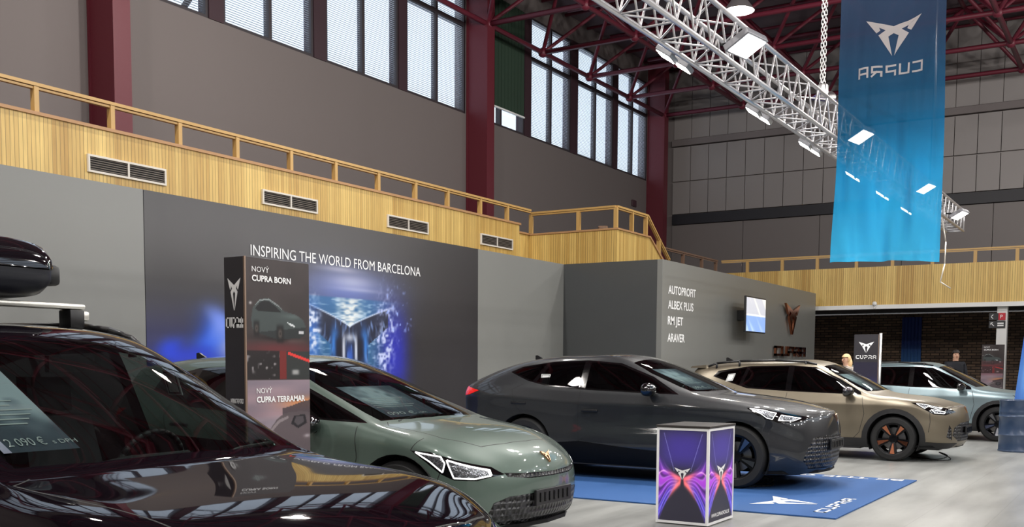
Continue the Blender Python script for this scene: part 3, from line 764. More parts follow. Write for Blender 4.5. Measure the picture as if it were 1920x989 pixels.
    for s in 'RL':
        d = extract('front_door', (P['fdoor'],), paintm, s); extract('side_window', (P['fwin'],), CLEAR if S.get('lightglass') else TINT, s, parent=d)
        d2 = extract('rear_door', (P['rdoor'],), paintm, s); extract('side_window', (P['win'],), TINT, s, parent=d2); extract('quarter_window', (P['qwin'],), TINT, s)
        sg = -1 if s == 'R' else 1
        for dd, (hx, hz) in ((d, S['handles'][0]), (d2, S['handles'][1])):
            hy = S['hy']; b = nb(); box(b, hx-.11, hx+.11, sg*(hy-.01), sg*(hy+.012), hz-.017, hz+.013, bev=.006); link('door_handle', b, BLK if S.get('blackhandle', 1) else paintm, dd, smooth=True)
        hl = extract('headlight', (P['lamp'], P['drl'], P['chrome']), [GLOSSBLK, DRL, LAMPG], s, matmap={P['lamp']:0, P['drl']:1, P['chrome']:2})
        tl = extract('tail_light', (P['tail'],), TAIL, s, push=.004)
        if P['clad'] in {f[lay] for f in bm.faces}: extract('wheel_arch_trim', (P['clad'],), CLAD, s, push=.006)
        if 'lowgl' in S: extract('sill_panel', (P['low'],), LBLK, s, push=.003)
    bm.free()
    # underbody and wheel wells
    b = nb(); hw = S['hw']
    box(b, S['axles'][0]+.48, S['axles'][1]-.48, -hw+.08, hw-.08, .17, .24); box(b, S['axles'][1]-.48, S['axles'][1]+.6, -hw+.35, hw-.35, .17, .24); box(b, S['axles'][0]-.6, S['axles'][0]+.48, -hw+.35, hw-.35, .17, .24)
    link('underbody', b, CLAD, root)
    for sg in (-1, 1):
        for xw in S['axles']:
            b = nb(); n = 20; A = []; B = []; C = []
            r_ = S['archr']+.003
            for i in range(n+1):
                a = -.5+(PI+1.0)*i/n; x, z = xw+r_*math.cos(a), S['R']+.01+r_*math.sin(a)
                A.append(b.verts.new((x, sg*(hw-.012), z))); B.append(b.verts.new((x, sg*(hw-.33), z)))
            for i in range(n): b.faces.new((A[i], A[i+1], B[i+1], B[i]))
            b.faces.new(B)
            link('wheel_well', b, SHUT, root)
    # wheels
    rim_m, acc_m = rims or (mat('rim_black', (30,30,32), .25, .8), mat('rim_silver', (120,120,124), .25, 1.))
    proto = None; R = S['R']
    for xw in S['axles']:
        for sg in (-1, 1):
            if proto is None:
                w = empty('wheel', (0,0,0)); b = nb(); tw = .115; rr = R*.70
                lathe(b, [(rr, tw*.9), (rr+.01, tw), (R-.03, tw*.98), (R-.008, tw*.8), (R, tw*.5), (R, -tw*.5), (R-.008, -tw*.8), (R-.03, -tw), (rr, -tw*.9)], 48, 'Y', caps=False)
                link('tyre', b, TYRE, w, smooth=True, autos=40)
                b = nb(); lathe(b, [(rr+.004, tw*.9), (rr-.02, tw*.82), (rr-.025, -tw*.8)], 48, 'Y', caps=False)
                lathe(b, [(.0, tw*.55), (.06, tw*.52), (.07, tw*.3)], 24, 'Y')
                link('rim_barrel', b, rim_m, w, smooth=True, autos=40)
                for k in range(spokes):
                    a = 2*PI*k/spokes; b = nb()
                    for (da, mi) in ((-.17, 0), (.17, 0), (0., 1)):
                        ca, sa = math.cos(a+da), math.sin(a+da); ca0, sa0 = math.cos(a+da*.35), math.sin(a+da*.35)
                        r0_, r1_ = .05, rr-.012
                        if mi == 1: r0_ = rr*.30
                        pin_ = Vector((ca0*r0_, 0, sa0*r0_)); pout = Vector((ca*r1_, 0, sa*r1_)); t = Vector((-sa, 0, ca)); wi, wo = (.018, .030) if mi == 0 else (.006, .034)
                        y0, y1 = tw*(.52 if mi == 0 else .60), tw*(.86 if mi == 0 else .92)
                        vs = [b.verts.new(p) for p in (pin_-t*wi+Vector((0,y0-.05,0)), pin_+t*wi+Vector((0,y0-.05,0)), pout+t*wo+Vector((0,y1-.04,0)), pout-t*wo+Vector((0,y1-.04,0)),
                              pin_-t*wi+Vector((0,y0,0)), pin_+t*wi+Vector((0,y0,0)), pout+t*wo+Vector((0,y1,0)), pout-t*wo+Vector((0,y1,0)))]
                        for q in ((3,2,1,0),(4,5,6,7),(0,1,5,4),(1,2,6,5),(2,3,7,6),(3,0,4,7)):
                            f = b.faces.new([vs[i] for i in q]); f.material_index = mi if q == (4,5,6,7) else 0
                    bmesh.ops.recalc_face_normals(b, faces=b.faces)
                    link('spoke', b, [rim_m, acc_m], w)
                b = nb(); lathe(b, [(.17, -.01), (.17, .012)], 32, 'Y'); link('brake_disc', b, mat('brake_steel', (120,118,116), .35, 1.), w, smooth=True, autos=40)
                proto = w
            else:
                w = proto.copy(); COL.objects.link(w)
                for ch in proto.children:
                    c = ch.copy(); COL.objects.link(c); c.parent = w
            w.parent = root; w.location = (xw, sg*(hw-.125), R); w.rotation_euler = (0, .3, 0) if sg > 0 else (0, .3, PI)
    # interior
    def seat(x, y, nm='seat'):
        b = nb(); box(b, x-.26, x+.26, y-.24, y+.24, .42, .56, bev=.05)
        vs = box(b, x-.10, x+.04, y-.23, y+.23, .0, .60, bev=0)
        for v in vs:
            z = v.co.z; v.co.x = v.co.x-.22-.28*z; v.co.z = .54+z
            if z > .3: v.co.y = y+(v.co.y-y)*.8
        vs = box(b, x-.04, x+.04, y-.12, y+.12, 0, .17)
        for v in vs: v.co.x = v.co.x-.44-.1*v.co.z; v.co.z = min(1.16+v.co.z, S['seatmax'])
        link(nm, b, SEATM, root)
    for sx, nm in ((S['seatx'], 'front_seat'), (S['seatx']-.85, 'rear_seat')):
        for y in (-.37, .37): seat(sx, y, nm)
    b = nb(); cx, cz = S['cowl']
    poly_prism(b, [(cx-.62,cz-.12),(cx-.55,cz-.02),(cx-.30,cz-.015),(cx-.02,cz-.03),(cx-.02,cz-.3),(cx-.62,cz-.35)], (0,-.66,0), X_, Z_, 1.32)
    for v in b.verts: v.co.y = -v.co.y if False else v.co.y
    bmesh.ops.translate(b, verts=b.verts, vec=(0, 0, 0)); link('dashboard', b, DASH, root)
    b = nb(); 
    bmesh.ops.create_cone(b, cap_ends=False, segments=8, radius1=.01, radius2=.01, depth=.01)
    b.clear()
    N_ = 28
    ring = []
    for i in range(N_):
        a = 2*PI*i/N_
        c = Vector((cx-.72+.10*math.sin(a)*.5, .37+.18*math.cos(a), cz-.08+.17*math.sin(a))); ring.append(c)
    for i in range(N_): tube(b, ring[i], ring[(i+1) % N_], .014, 6)
    tube(b, (cx-.72, .37, cz-.08), (cx-.50, .37, cz-.14), .03); tube(b, (cx-.72,.2,cz-.08), (cx-.72,.54,cz-.08), .014)
    link('steering_wheel', b, BLK, root, smooth=True)
    b = nb(); box(b, *S['mirror_in']); link('rear_view_mirror', b, BLK, root)
    # door mirrors
    mx, my, mz = S['mirror']
    for sg in (-1, 1):
        b = nb(); ball(b, (mx, sg*(my+.11), mz), S.get('mr', .12), .85, 1.12, .68, 20); 
        for v in b.verts:
            if v.co.x < mx-.04: v.co.x = mx-.04
        tube(b, (mx, sg*(my-.06), mz-.07), (mx, sg*(my+.06), mz-.03), .03, 8)
        mo = link('door_mirror', b, GLOSSBLK, root, smooth=True)
        b = nb(); box(b, mx-.045, mx-.042, sg*(my+.04), sg*(my+.19), mz-.05, mz+.045); link('mirror_glass', b, mat('mirror_glass', (200,205,210), .03, 1.), mo)
    # antenna fin, wipers
    ax_, az_ = S['fin']; b = nb(); poly_prism(b, [(ax_-.09,az_-.01),(ax_+.07,az_-.01),(ax_-.06,az_+.055),(ax_-.09,az_+.05)], (0,-.012,0), X_, Z_, -.024); bmesh.ops.recalc_face_normals(b, faces=b.faces); link('antenna_fin', b, BLK, root)
    for (y0, y1) in ((-.55, .05), (.02, .60)):
        b = nb(); x0, z0 = S['wiper'][0]; x1, z1 = S['wiper'][1]
        path(b, [(x0-.11*abs(y0)/.6, y0, z0-.012), (x1-.02, (y0+y1)/2, z1), (x1-.03-.1*abs(y1)/.6, y1, z1)], .008, 6); link('wiper', b, BLK, root)
    # badge + plate
    bz = S['badge'][1]; cand = sorted([(abs(c.z-bz), c.x, n_) for c, n_ in nrm if abs(c.y) < 1e-3 and c.x > 1.5], key=lambda t: t[0])[:2]
    wa, wb = 1/(cand[0][0]+1e-4), 1/(cand[1][0]+1e-4); bx = (cand[0][1]*wa+cand[1][1]*wb)/(wa+wb); n = (cand[0][2]*wa+cand[1][2]*wb).normalized(); u = Vector((0,1,0)); v = n.cross(u).normalized()
    b = nb(); logo(b, Vector((bx, 0, bz))+n*.012, u, v, .13, .10, th=.012); link('badge', b, S.get('badgem', mat('badge_bronze', (196,150,112), .3, 1.)), root)
    pxp, pz = S['plate']; b = nb(); box(b, pxp-.01, pxp+.012, -.27, .27, pz-.06, pz+.06, bev=.004)
    for k in range(7):
        y = -.21+k*.07; box(b, pxp+.010, pxp+.018, y-.008, y+.008, pz-.035, pz+.035, mi=1)
    link('plate_holder', b, [BLK, MATS['rim_black']], root)
    if 'splitter' in S:
        b = nb(); x, z = S['splitter']
        pts = [(x-.45,.86),(x-.2,.80),(x-.05,.62),(x+.08,.35),(x+.12,0),(x+.08,-.35),(x-.05,-.62),(x-.2,-.80),(x-.45,-.86),(x-.5,-.6),(x-.5,.6)]
        poly_prism(b, pts, (0,0,z), X_, Y_, .03); bmesh.ops.recalc_face_normals(b, faces=b.faces); link('front_splitter', b, LBLK, root)
    if rails:
        for sg in (-1, 1):
            b = nb(); rp = S['rail']; n = len(rp)
            for i in range(n-1):
                a = Vector((rp[i][0], sg*rp[i][1], rp[i][2])); c = Vector((rp[i+1][0], sg*rp[i+1][1], rp[i+1][2])); tube(b, a, c, .018, 8)
            for i in (1, n//2, n-2):
                a = Vector((rp[i][0], sg*rp[i][1], rp[i][2])); tube(b, a, a-Vector((0,0,.09)), .02, 8)
            link('roof_rail', b, BLK, root, smooth=True)
    if 'spoiler' in S:
        x, z = S['spoiler']; b = nb(); poly_prism(b, [(x+.25,z+.0),(x,z-.02),(x-.02,z-.05),(x+.25,z-.05)], (0,-.56,0), X_, Z_, 1.12); 
        for v in b.verts: v.co.y = v.co.y
        bmesh.ops.recalc_face_normals(b, faces=b.faces); link('rear_spoiler', b, paintm, root)
    return root
def rows_of(xs, R0, R1, R2, R3, R4, R5, R6, R7, R8):
    f = lambda zy: [(x, y, z) for x, (y, z) in zip(xs, zy)]
    return [f(R0), f(R1), f(R2), f(R3), f(R4), R5, R6, R7, R8]
def mk(xs, ymax, yt, zrows, belt, r6, r7, r8):
    """ymax: half widths per station; zrows: z per row R0..R4; yt: row width offsets"""
    rows = []
    for k in range(5):
        rows.append([(x, max(.2, y+yt[k]), (z if not isinstance(z, list) else z[i])) for i, (x, y) in enumerate(zip(xs, ymax)) for z in [zrows[k]]])
    return rows+[belt, r6, r7, r8]

# ---- compact crossover (cars 1, 4, 5)
xs = [-2.08,-1.85,-1.39,-.95,-.33,.35,.82,1.29,1.68,1.95]
SF = dict(
 rows=mk(xs, [.78,.87,.905,.905,.905,.905,.905,.91,.875,.755], [-.07,-.015,.01,.0,-.005], [.20,.30,[.55,.54,.52,.5,.5,.5,.5,.52,.50,.42],[.78,.76,.74,.70,.69,.69,.69,.70,.67,.56],[.92,.91,.90,.88,.86,.85,.845,.84,.80,.69]],
  [(-2.06,.70,1.03),(-1.82,.80,1.05),(-1.39,.84,1.03),(-.95,.85,1.01),(-.33,.855,.99),(.35,.855,.97),(.82,.845,.955),(1.29,.835,.935),(1.68,.80,.89),(1.94,.70,.79)],
  [(-2.08,.62,1.12),(-1.93,.56,1.35),(-1.35,.605,1.42),(-.9,.63,1.45),(-.33,.635,1.455),(.10,.62,1.42),(.86,.75,1.005),(1.29,.69,.962),(1.70,.65,.915),(2.0,.54,.815)],
  [(-2.14,.34,1.12),(-2.0,.32,1.405),(-1.37,.34,1.475),(-.9,.35,1.50),(-.33,.35,1.50),(.15,.35,1.455),(1.0,.40,1.015),(1.31,.35,.97),(1.72,.33,.925),(2.10,.28,.83)],
  [(-2.16,0,1.12),(-2.02,0,1.415),(-1.38,0,1.485),(-.9,0,1.51),(-.33,0,1.512),(.17,0,1.465),(1.04,0,1.02),(1.32,0,.975),(1.73,0,.93),(2.13,0,.835)]),
 front=[[(2.03,.52,.21),(2.10,.28,.21),(2.12,0,.21)],[(2.09,.53,.30),(2.16,.28,.30),(2.18,0,.30)],[(2.10,.54,.42),(2.17,.28,.42),(2.19,0,.42)],[(2.10,.54,.56),(2.18,.28,.57),(2.20,0,.57)],[(2.07,.54,.70),(2.15,.28,.71),(2.18,0,.71)]],
 rear=[[(-2.16,.55,.22),(-2.19,.3,.22),(-2.2,0,.22)],[(-2.18,.56,.32),(-2.21,.3,.32),(-2.22,0,.32)],[(-2.19,.57,.54),(-2.22,.3,.54),(-2.23,0,.54)],[(-2.17,.57,.78),(-2.2,.3,.78),(-2.21,0,.78)],[(-2.15,.57,.92),(-2.18,.3,.92),(-2.19,0,.92)]],
 crease_rows=[(5,0,6,.55),(6,1,6,.35),(4,1,8,.5),(6,6,9,.5)], crease_cols=[(6,6,8,.6),(9,5,8,.5),(1,6,8,.5)],
 axles=(-1.39,1.29), R=.335, archr=.375, archclad=.455, hw=.915, hy=.895,
 bumper=[(1.86,.1),(1.80,.45),(1.84,.72),(2.02,.775),(2.4,.80),(2.4,.1)],
 fdoor=[(-.33,.30),(-.36,.7),(-.33,1.0),(.72,1.0),(.82,.94),(.86,.7),(.80,.42),(.72,.30)], rdoor=[(-1.0,.42),(-1.12,.7),(-1.22,.95),(-1.2,1.05),(-.345,1.0),(-.37,.7),(-.34,.30),(-.85,.30)],
 hood=[(.98,-.1),(1.06,.3),(.93,.66),(.97,.74),(1.7,.70),(2.0,.56),(2.09,.3),(2.11,-.1)],
 clad=[(-2.4,.1),(-2.4,.36),(-1.8,.36),(-.95,.335),(.8,.335),(1.8,.30),(2.4,.27),(2.4,.1)],
 dlo=[(.80,.985),(-.33,1.02),(-1.0,1.055),(-1.62,1.24),(-1.55,1.33),(-1.0,1.41),(-.33,1.425),(.05,1.40),(.45,1.22),(.78,1.03)],
 glass=[[(.68,1.005),(-.28,1.035),(-.28,1.405),(.03,1.385),(.40,1.215)],[(-.37,1.04),(-.98,1.08),(-1.08,1.13),(-1.0,1.39),(-.37,1.405)],[(-1.14,1.115),(-1.56,1.25),(-1.5,1.305),(-1.06,1.38)]],
 ws=[(.99,-.1),(.985,.20),(.95,.42),(.855,.665),(.70,.685),(.35,.635),(.15,.565),(.19,.3),(.20,-.1)],
 rwin=[(-2.03,-.1),(-2.03,.50),(-2.10,.52),(-2.15,.3),(-2.16,-.1)],
 grille=[[(-.1,.31),(.44,.31),(.60,.40),(.56,.52),(.40,.585),(-.1,.60)],[(.60,.33),(.70,.38),(.66,.56),(.62,.50)]],
 lamp=[(1.52,.885),(1.70,.875),(2.02,.795),(2.09,.745),(1.98,.70),(1.84,.715),(1.74,.77),(1.62,.84)],
 drl=[[(1.60,.872),(1.72,.862),(1.93,.80),(1.90,.785),(1.76,.835),(1.72,.80)],[(1.80,.79),(1.98,.755),(1.97,.725),(1.86,.735)]],
 tail=[(-2.3,.98),(-1.95,.99),(-1.80,1.0),(-1.93,.92),(-2.3,.90)],
 lines=[([(-.335,1.0),(-.37,.7),(-.335,.33)],(0,2),'s'),([(.82,.95),(.865,.7),(.80,.42),(.72,.335)],(0,2),'s'),([(-1.2,1.05),(-1.23,.95),(-1.13,.72),(-1.0,.45),(-.85,.335)],(0,2),'s'),
        ([(.93,.66),(.97,.745),(1.7,.705),(2.0,.56),(2.09,.3),(2.115,0)],(0,1),'t'),([(1.78,.84),(1.80,.6),(1.78,.45)],(0,2),'s')],
 handles=((-.17,.86),(-1.02,.90)), seatx=-.05, seatmax=1.30, cowl=(1.0,1.0), mirror_in=(.24,.27,-.11,.11,1.30,1.37), mirror=(.62,.86,1.03), fin=(-1.55,1.50),
 wiper=((1.02,1.02),(.95,1.045)), badge=(2.165,.765,(1,0,.4)), plate=(2.205,.47), splitter=(2.02,.25), spoiler=(-2.05,1.425),
 rail=[(.05,.58,1.44),(-.12,.60,1.485),(-.6,.62,1.505),(-1.2,.61,1.49),(-1.6,.585,1.455),(-1.75,.57,1.40)])
# ---- coupe crossover (car 3)
xs = [-2.28,-1.98,-1.3,-.85,-.5,.2,.70,1.5,1.9,2.18]
ST = dict(
 rows=mk(xs, [.76,.865,.905,.90,.90,.90,.905,.915,.88,.75], [-.07,-.02,.012,-.008,.006], [.17,.28,[.6,.58,.52,.48,.46,.46,.48,.52,.48,.42],[.84,.82,.76,.72,.70,.70,.71,.72,.68,.56],[1.0,1.0,.97,.94,.93,.925,.92,.89,.83,.69]],
  [(-2.28,.70,1.09),(-1.95,.79,1.15),(-1.3,.85,1.12),(-.85,.865,1.085),(-.5,.87,1.07),(.2,.87,1.05),(.70,.865,1.035),(1.5,.84,.975),(1.9,.80,.92),(2.17,.69,.82)],
  [(-2.30,.62,1.14),(-1.75,.60,1.34),(-1.2,.625,1.44),(-.8,.64,1.465),(-.45,.645,1.47),(0,.63,1.435),(.88,.77,1.07),(1.48,.68,1.01),(1.88,.62,.955),(2.22,.52,.85)],
  [(-2.38,.34,1.16),(-1.78,.34,1.40),(-1.2,.35,1.495),(-.8,.36,1.52),(-.45,.36,1.52),(.05,.36,1.48),(1.05,.40,1.075),(1.5,.36,1.03),(1.9,.33,.975),(2.33,.28,.865)],
  [(-2.41,0,1.165),(-1.79,0,1.41),(-1.2,0,1.51),(-.8,0,1.535),(-.45,0,1.535),(.07,0,1.495),(1.10,0,1.08),(1.51,0,1.035),(1.91,0,.98),(2.37,0,.87)]),
 front=[[(2.22,.52,.19),(2.30,.28,.19),(2.32,0,.19)],[(2.28,.53,.28),(2.36,.28,.28),(2.38,0,.28)],[(2.30,.54,.42),(2.38,.28,.42),(2.40,0,.42)],[(2.30,.54,.57),(2.39,.28,.58),(2.41,0,.58)],[(2.27,.54,.72),(2.37,.28,.74),(2.40,0,.74)]],
 rear=[[(-2.36,.55,.22),(-2.40,.3,.22),(-2.41,0,.22)],[(-2.38,.56,.32),(-2.42,.3,.32),(-2.43,0,.32)],[(-2.40,.57,.6),(-2.44,.3,.6),(-2.45,0,.6)],[(-2.39,.57,.84),(-2.43,.3,.84),(-2.44,0,.84)],[(-2.38,.57,1.0),(-2.42,.3,1.0),(-2.43,0,1.0)]],
 crease_rows=[(5,0,6,.5),(6,1,6,.3),(4,1,8,.6),(6,6,9,.3)], crease_cols=[(6,6,8,.6),(9,5,8,.4),(0,5,8,.6)],
 axles=(-1.30,1.50), R=.36, archr=.40, hw=.92, hy=.905,
 bumper=[(2.08,.1),(2.02,.45),(2.05,.74),(2.22,.81),(2.6,.82),(2.6,.1)],
 fdoor=[(-.5,.33),(-.52,.7),(-.5,1.08),(.58,1.06),(.70,1.0),(.74,.75),(.70,.45),(.62,.33)], rdoor=[(-.95,.33),(-1.12,.6),(-1.42,.85),(-1.5,1.08),(-1.35,1.14),(-.515,1.09),(-.535,.7),(-.515,.33)],
 hood=[(1.02,-.1),(1.10,.3),(.95,.70),(1.0,.77),(1.85,.72),(2.15,.60),(2.28,.4),(2.35,-.1)],
 lowgl=[(-1.1,.1),(-.92,.42),(-.5,.46),(.2,.40),(1.0,.36),(1.12,.1)],
 dlo=[(.78,1.055),(.2,1.068),(-.5,1.092),(-1.0,1.13),(-1.3,1.19),(-1.62,1.30),(-1.45,1.37),(-1.0,1.435),(-.5,1.455),(-.05,1.42),(.4,1.26)],
 glass=[[(.70,1.07),(.2,1.085),(-.45,1.105),(-.45,1.435),(-.06,1.40),(.38,1.245)],[(-.54,1.11),(-.98,1.145),(-1.17,1.18),(-1.02,1.42),(-.54,1.435)],[(-1.22,1.19),(-1.3,1.21),(-1.55,1.295),(-1.43,1.355),(-1.10,1.405)]],
 ws=[(1.06,-.1),(1.05,.20),(1.0,.45),(.88,.69),(.74,.70),(.35,.66),(.08,.58),(.10,.3),(.11,-.1)],
 rwin=[(-1.85,-.1),(-1.85,.50),(-2.22,.55),(-2.28,.3),(-2.3,-.1)],
 grille=[[(-.1,.22),(.58,.24),(.70,.34),(.66,.46),(.54,.60),(-.1,.62)]],
 lamp=[(1.62,.925),(1.76,.925),(2.22,.83),(2.25,.80),(2.14,.77),(1.98,.765),(1.84,.80),(1.74,.85)],
 drl=[[(1.66,.918),(1.80,.905),(1.95,.87),(1.92,.80),(1.86,.815),(1.80,.86)],[(2.0,.85),(2.18,.815),(2.12,.785),(1.98,.79)]],
 tail=[(-2.5,1.10),(-2.3,1.105),(-2.03,1.055),(-2.2,1.0),(-2.5,.96)],
 lines=[([(-.505,1.08),(-.53,.7),(-.505,.46)],(0,2),'s'),([(.70,1.03),(.745,.75),(.71,.42)],(0,2),'s'),([(-1.35,1.15),(-1.5,1.08),(-1.42,.85),(-1.25,.72)],(0,2),'s'),
        ([(.95,.70),(1.0,.775),(1.85,.725),(2.15,.60),(2.28,.4),(2.36,0)],(0,1),'t')],
 handles=((-.36,.84),(-1.38,.91)), seatx=-.05, seatmax=1.36, cowl=(1.05,1.06), mirror_in=(.16,.19,-.11,.11,1.34,1.41), mirror=(.45,.88,1.11), fin=(-1.55,1.47),
 wiper=((1.10,1.075),(1.0,1.10)), badge=(2.36,.80,(1,0,.35)), plate=(2.41,.50), splitter=(2.22,.21))
# ---- electric hatchback (car 2)
xs = [-2.0,-1.82,-1.42,-.9,-.35,.35,.95,1.35,1.68,1.93]
SB = dict(
 rows=mk(xs, [.76,.85,.885,.885,.885,.885,.885,.885,.85,.73], [-.07,-.015,.01,.0,-.005], [.18,.28,[.55,.54,.52,.48,.48,.48,.48,.50,.46,.40],[.78,.76,.74,.70,.69,.68,.67,.66,.60,.50],[.92,.91,.90,.87,.85,.84,.82,.80,.74,.61]],
  [(-2.0,.70,1.02),(-1.8,.78,1.03),(-1.42,.82,1.02),(-.9,.835,.99),(-.35,.84,.965),(.35,.84,.945),(.95,.835,.925),(1.35,.815,.875),(1.68,.78,.80),(1.92,.67,.68)],
  [(-2.0,.62,1.12),(-1.88,.58,1.35),(-1.35,.61,1.40),(-.9,.63,1.42),(-.4,.635,1.415),(-.08,.62,1.375),(1.02,.745,.95),(1.36,.64,.91),(1.68,.58,.85),(1.96,.48,.72)],
  [(-2.07,.34,1.13),(-1.95,.32,1.39),(-1.36,.34,1.45),(-.9,.35,1.465),(-.4,.35,1.46),(-.02,.35,1.42),(1.16,.40,.965),(1.40,.34,.935),(1.71,.31,.88),(2.03,.26,.75)],
  [(-2.1,0,1.13),(-1.97,0,1.40),(-1.37,0,1.46),(-.9,0,1.475),(-.4,0,1.472),(0,0,1.435),(1.20,0,.97),(1.42,0,.94),(1.72,0,.885),(2.05,0,.755)]),
 front=[[(2.0,.50,.20),(2.06,.26,.20),(2.08,0,.20)],[(2.06,.50,.28),(2.12,.26,.28),(2.14,0,.28)],[(2.08,.50,.40),(2.14,.26,.40),(2.16,0,.40)],[(2.08,.50,.51),(2.145,.26,.52),(2.165,0,.52)],[(2.05,.50,.62),(2.12,.26,.64),(2.14,0,.64)]],
 rear=[[(-2.08,.55,.22),(-2.11,.3,.22),(-2.12,0,.22)],[(-2.1,.56,.32),(-2.13,.3,.32),(-2.14,0,.32)],[(-2.11,.57,.54),(-2.14,.3,.54),(-2.15,0,.54)],[(-2.10,.57,.78),(-2.13,.3,.78),(-2.14,0,.78)],[(-2.08,.57,.92),(-2.11,.3,.92),(-2.12,0,.92)]],
 crease_rows=[(5,0,6,.55),(6,1,6,.35),(4,3,9,.3),(6,6,9,.35)], crease_cols=[(6,6,8,.6),(9,5,8,.3),(1,6,8,.5)],
 axles=(-1.42,1.33), R=.345, archr=.385, hw=.895, hy=.875,
 bumper=[(1.90,.1),(1.84,.4),(1.86,.62),(2.0,.655),(2.4,.66),(2.4,.1)],
 fdoor=[(-.3,.30),(-.33,.7),(-.3,.98),(.80,.96),(.92,.90),(.95,.7),(.90,.42),(.80,.30)], rdoor=[(-1.0,.42),(-1.12,.7),(-1.22,.95),(-1.2,1.05),(-.315,.99),(-.345,.7),(-.315,.30),(-.85,.30)],
 hood=[(1.14,-.1),(1.2,.3),(1.06,.64),(1.12,.70),(1.6,.66),(1.83,.50),(1.90,.28),(1.92,-.1)],
 dlo=[(.98,.955),(.35,.975),(-.35,.995),(-.95,1.03),(-1.5,1.16),(-1.45,1.27),(-1.0,1.36),(-.4,1.385),(-.1,1.355),(.42,1.165)],
 glass=[[(.90,.972),(.35,.992),(-.25,1.01),(-.25,1.36),(-.1,1.335),(.42,1.14)],[(-.33,1.015),(-.9,1.05),(-1.02,1.09),(-.95,1.34),(-.33,1.365)],[(-1.08,1.09),(-1.42,1.18),(-1.4,1.245),(-1.02,1.325)]],
 ws=[(1.16,-.1),(1.155,.20),(1.12,.42),(1.02,.67),(.86,.67),(.35,.62),(-.03,.56),(-.02,.3),(-.01,-.1)],
 rwin=[(-1.99,-.1),(-1.99,.50),(-2.06,.52),(-2.09,.3),(-2.1,-.1)],
 grille=[[(-.1,.22),(.52,.22),(.66,.30),(.62,.40),(.50,.44),(-.1,.46)],[(-.1,.560),(.3,.562),(.50,.585),(.52,.615),(.36,.605),(-.1,.592)]],
 lamp=[(1.46,.775),(1.62,.77),(1.98,.66),(2.05,.605),(1.94,.565),(1.80,.57),(1.70,.615),(1.58,.70)],
 drl=[[(1.50,.765),(1.70,.738),(1.735,.69),(1.72,.625),(1.62,.70)],[(1.745,.715),(1.98,.64),(2.0,.60),(1.93,.58),(1.80,.585)]],
 tail=[(-2.3,.98),(-1.95,.99),(-1.80,1.0),(-1.93,.92),(-2.3,.90)],
 lines=[([(-.305,.98),(-.34,.7),(-.305,.33)],(0,2),'s'),([(.92,.93),(.955,.7),(.90,.42),(.80,.335)],(0,2),'s'),([(-1.2,1.05),(-1.23,.95),(-1.13,.72),(-1.0,.45),(-.85,.335)],(0,2),'s'),
        ([(1.06,.64),(1.12,.705),(1.6,.665),(1.83,.50),(1.90,.28),(1.92,0)],(0,1),'t'),([(1.50,.86),(1.46,.775)],(0,2),'s'),([(1.70,.62),(1.66,.5)],(0,2),'s')],
 handles=((-.15,.84),(-1.02,.88)), seatx=0, seatmax=1.32, cowl=(1.14,.95), mirror_in=(.12,.15,-.11,.11,1.26,1.32), mirror=(.52,.86,.94), fin=(-1.65,1.45), blackhandle=1,
 wiper=((1.2,.975),(1.08,1.0)), badge=(2.03,.70,(1,0,.55)), plate=(2.165,.41), splitter=(2.0,.22))

import copy
def taller(S):
    """the taller roof of the foreground car"""
    S = copy.deepcopy({k: v for k, v in S.items()}) if False else dict(S)
    rows = [list(r) for r in S['rows']]
    rows[6][1:6] = [(-1.93,.57,1.40),(-1.35,.61,1.475),(-.9,.63,1.50),(-.33,.63,1.50),(.07,.60,1.46)]
    rows[7][1:6] = [(-2.0,.33,1.45),(-1.37,.35,1.525),(-.9,.36,1.55),(-.33,.36,1.55),(.12,.35,1.505)]
    rows[8][1:6] = [(-2.02,0,1.46),(-1.38,0,1.54),(-.9,0,1.562),(-.33,0,1.56),(.14,0,1.515)]
    S['rows'] = rows
    S['dlo'] = [(x, z if z < 1.2 else z+.05) for x, z in S['dlo'][:-2]]+[(.43,1.25),(.78,1.03)]
    S['glass'] = [[(.68,1.005),(-.28,1.035),(-.28,1.455),(.0,1.43),(.38,1.25)],[(-.37,1.04),(-.98,1.08),(-1.08,1.13),(-1.0,1.44),(-.37,1.455)],[(-1.14,1.115),(-1.56,1.28),(-1.5,1.35),(-1.06,1.43)]]
    S['rail'] = [(-.03,.585,1.475),(-.12,.60,1.52),(-.3,.61,1.565),(-.55,.61,1.59),(-1.2,.60,1.60),(-1.6,.58,1.56),(-1.75,.57,1.48)]
    S['mirror'] = (.45,.80,.97); S['mr'] = .09; S['seatmax'] = 1.38; S['fin'] = (-1.55,1.58); S['mirror_in'] = (.22,.25,-.11,.11,1.36,1.43)
    S['ws'] = [(.99,-.1),(.985,.20),(.95,.42),(.855,.665),(.70,.675),(.35,.615),(.12,.55),(.16,.3),(.17,-.1)]
    return S
# ------------------------------------------------------------------ the five cars
P_BLACK = mat('deep_plum_black_paint', (12,7,13), .6, 0, 1., spec=0); P_GREEN = paint('grey_green_metallic_paint', (84,100,92))
P_GRAPH = paint('graphite_metallic_paint', (34,36,39)); P_BRONZE = mat('matt_bronze_paint', (120,111,95), .36, .6, .25); P_BLUE = mat('satin_blue_grey_paint', (128,146,152), .34, .5, .3)
P_BRONZE.node_tree.nodes['Principled BSDF'].inputs['Coat Roughness'].default_value = .3; P_BLUE.node_tree.nodes['Principled BSDF'].inputs['Coat Roughness'].default_value = .25
CARS = {}
SF1 = taller(SF); SF1['badgem'] = mat('badge_bronze', (196,150,112), .3, 1.); SF1['trim'] = GLOSSBLK; SF1['lightglass'] = 1
CARS[1] = build_car(SF1, (2.80, 4.20, 0), 'glossy black car in the foreground carrying a roof box, price sheet behind its windshield', P_BLACK, level=4, rails=True)
SB['drlw'] = .011
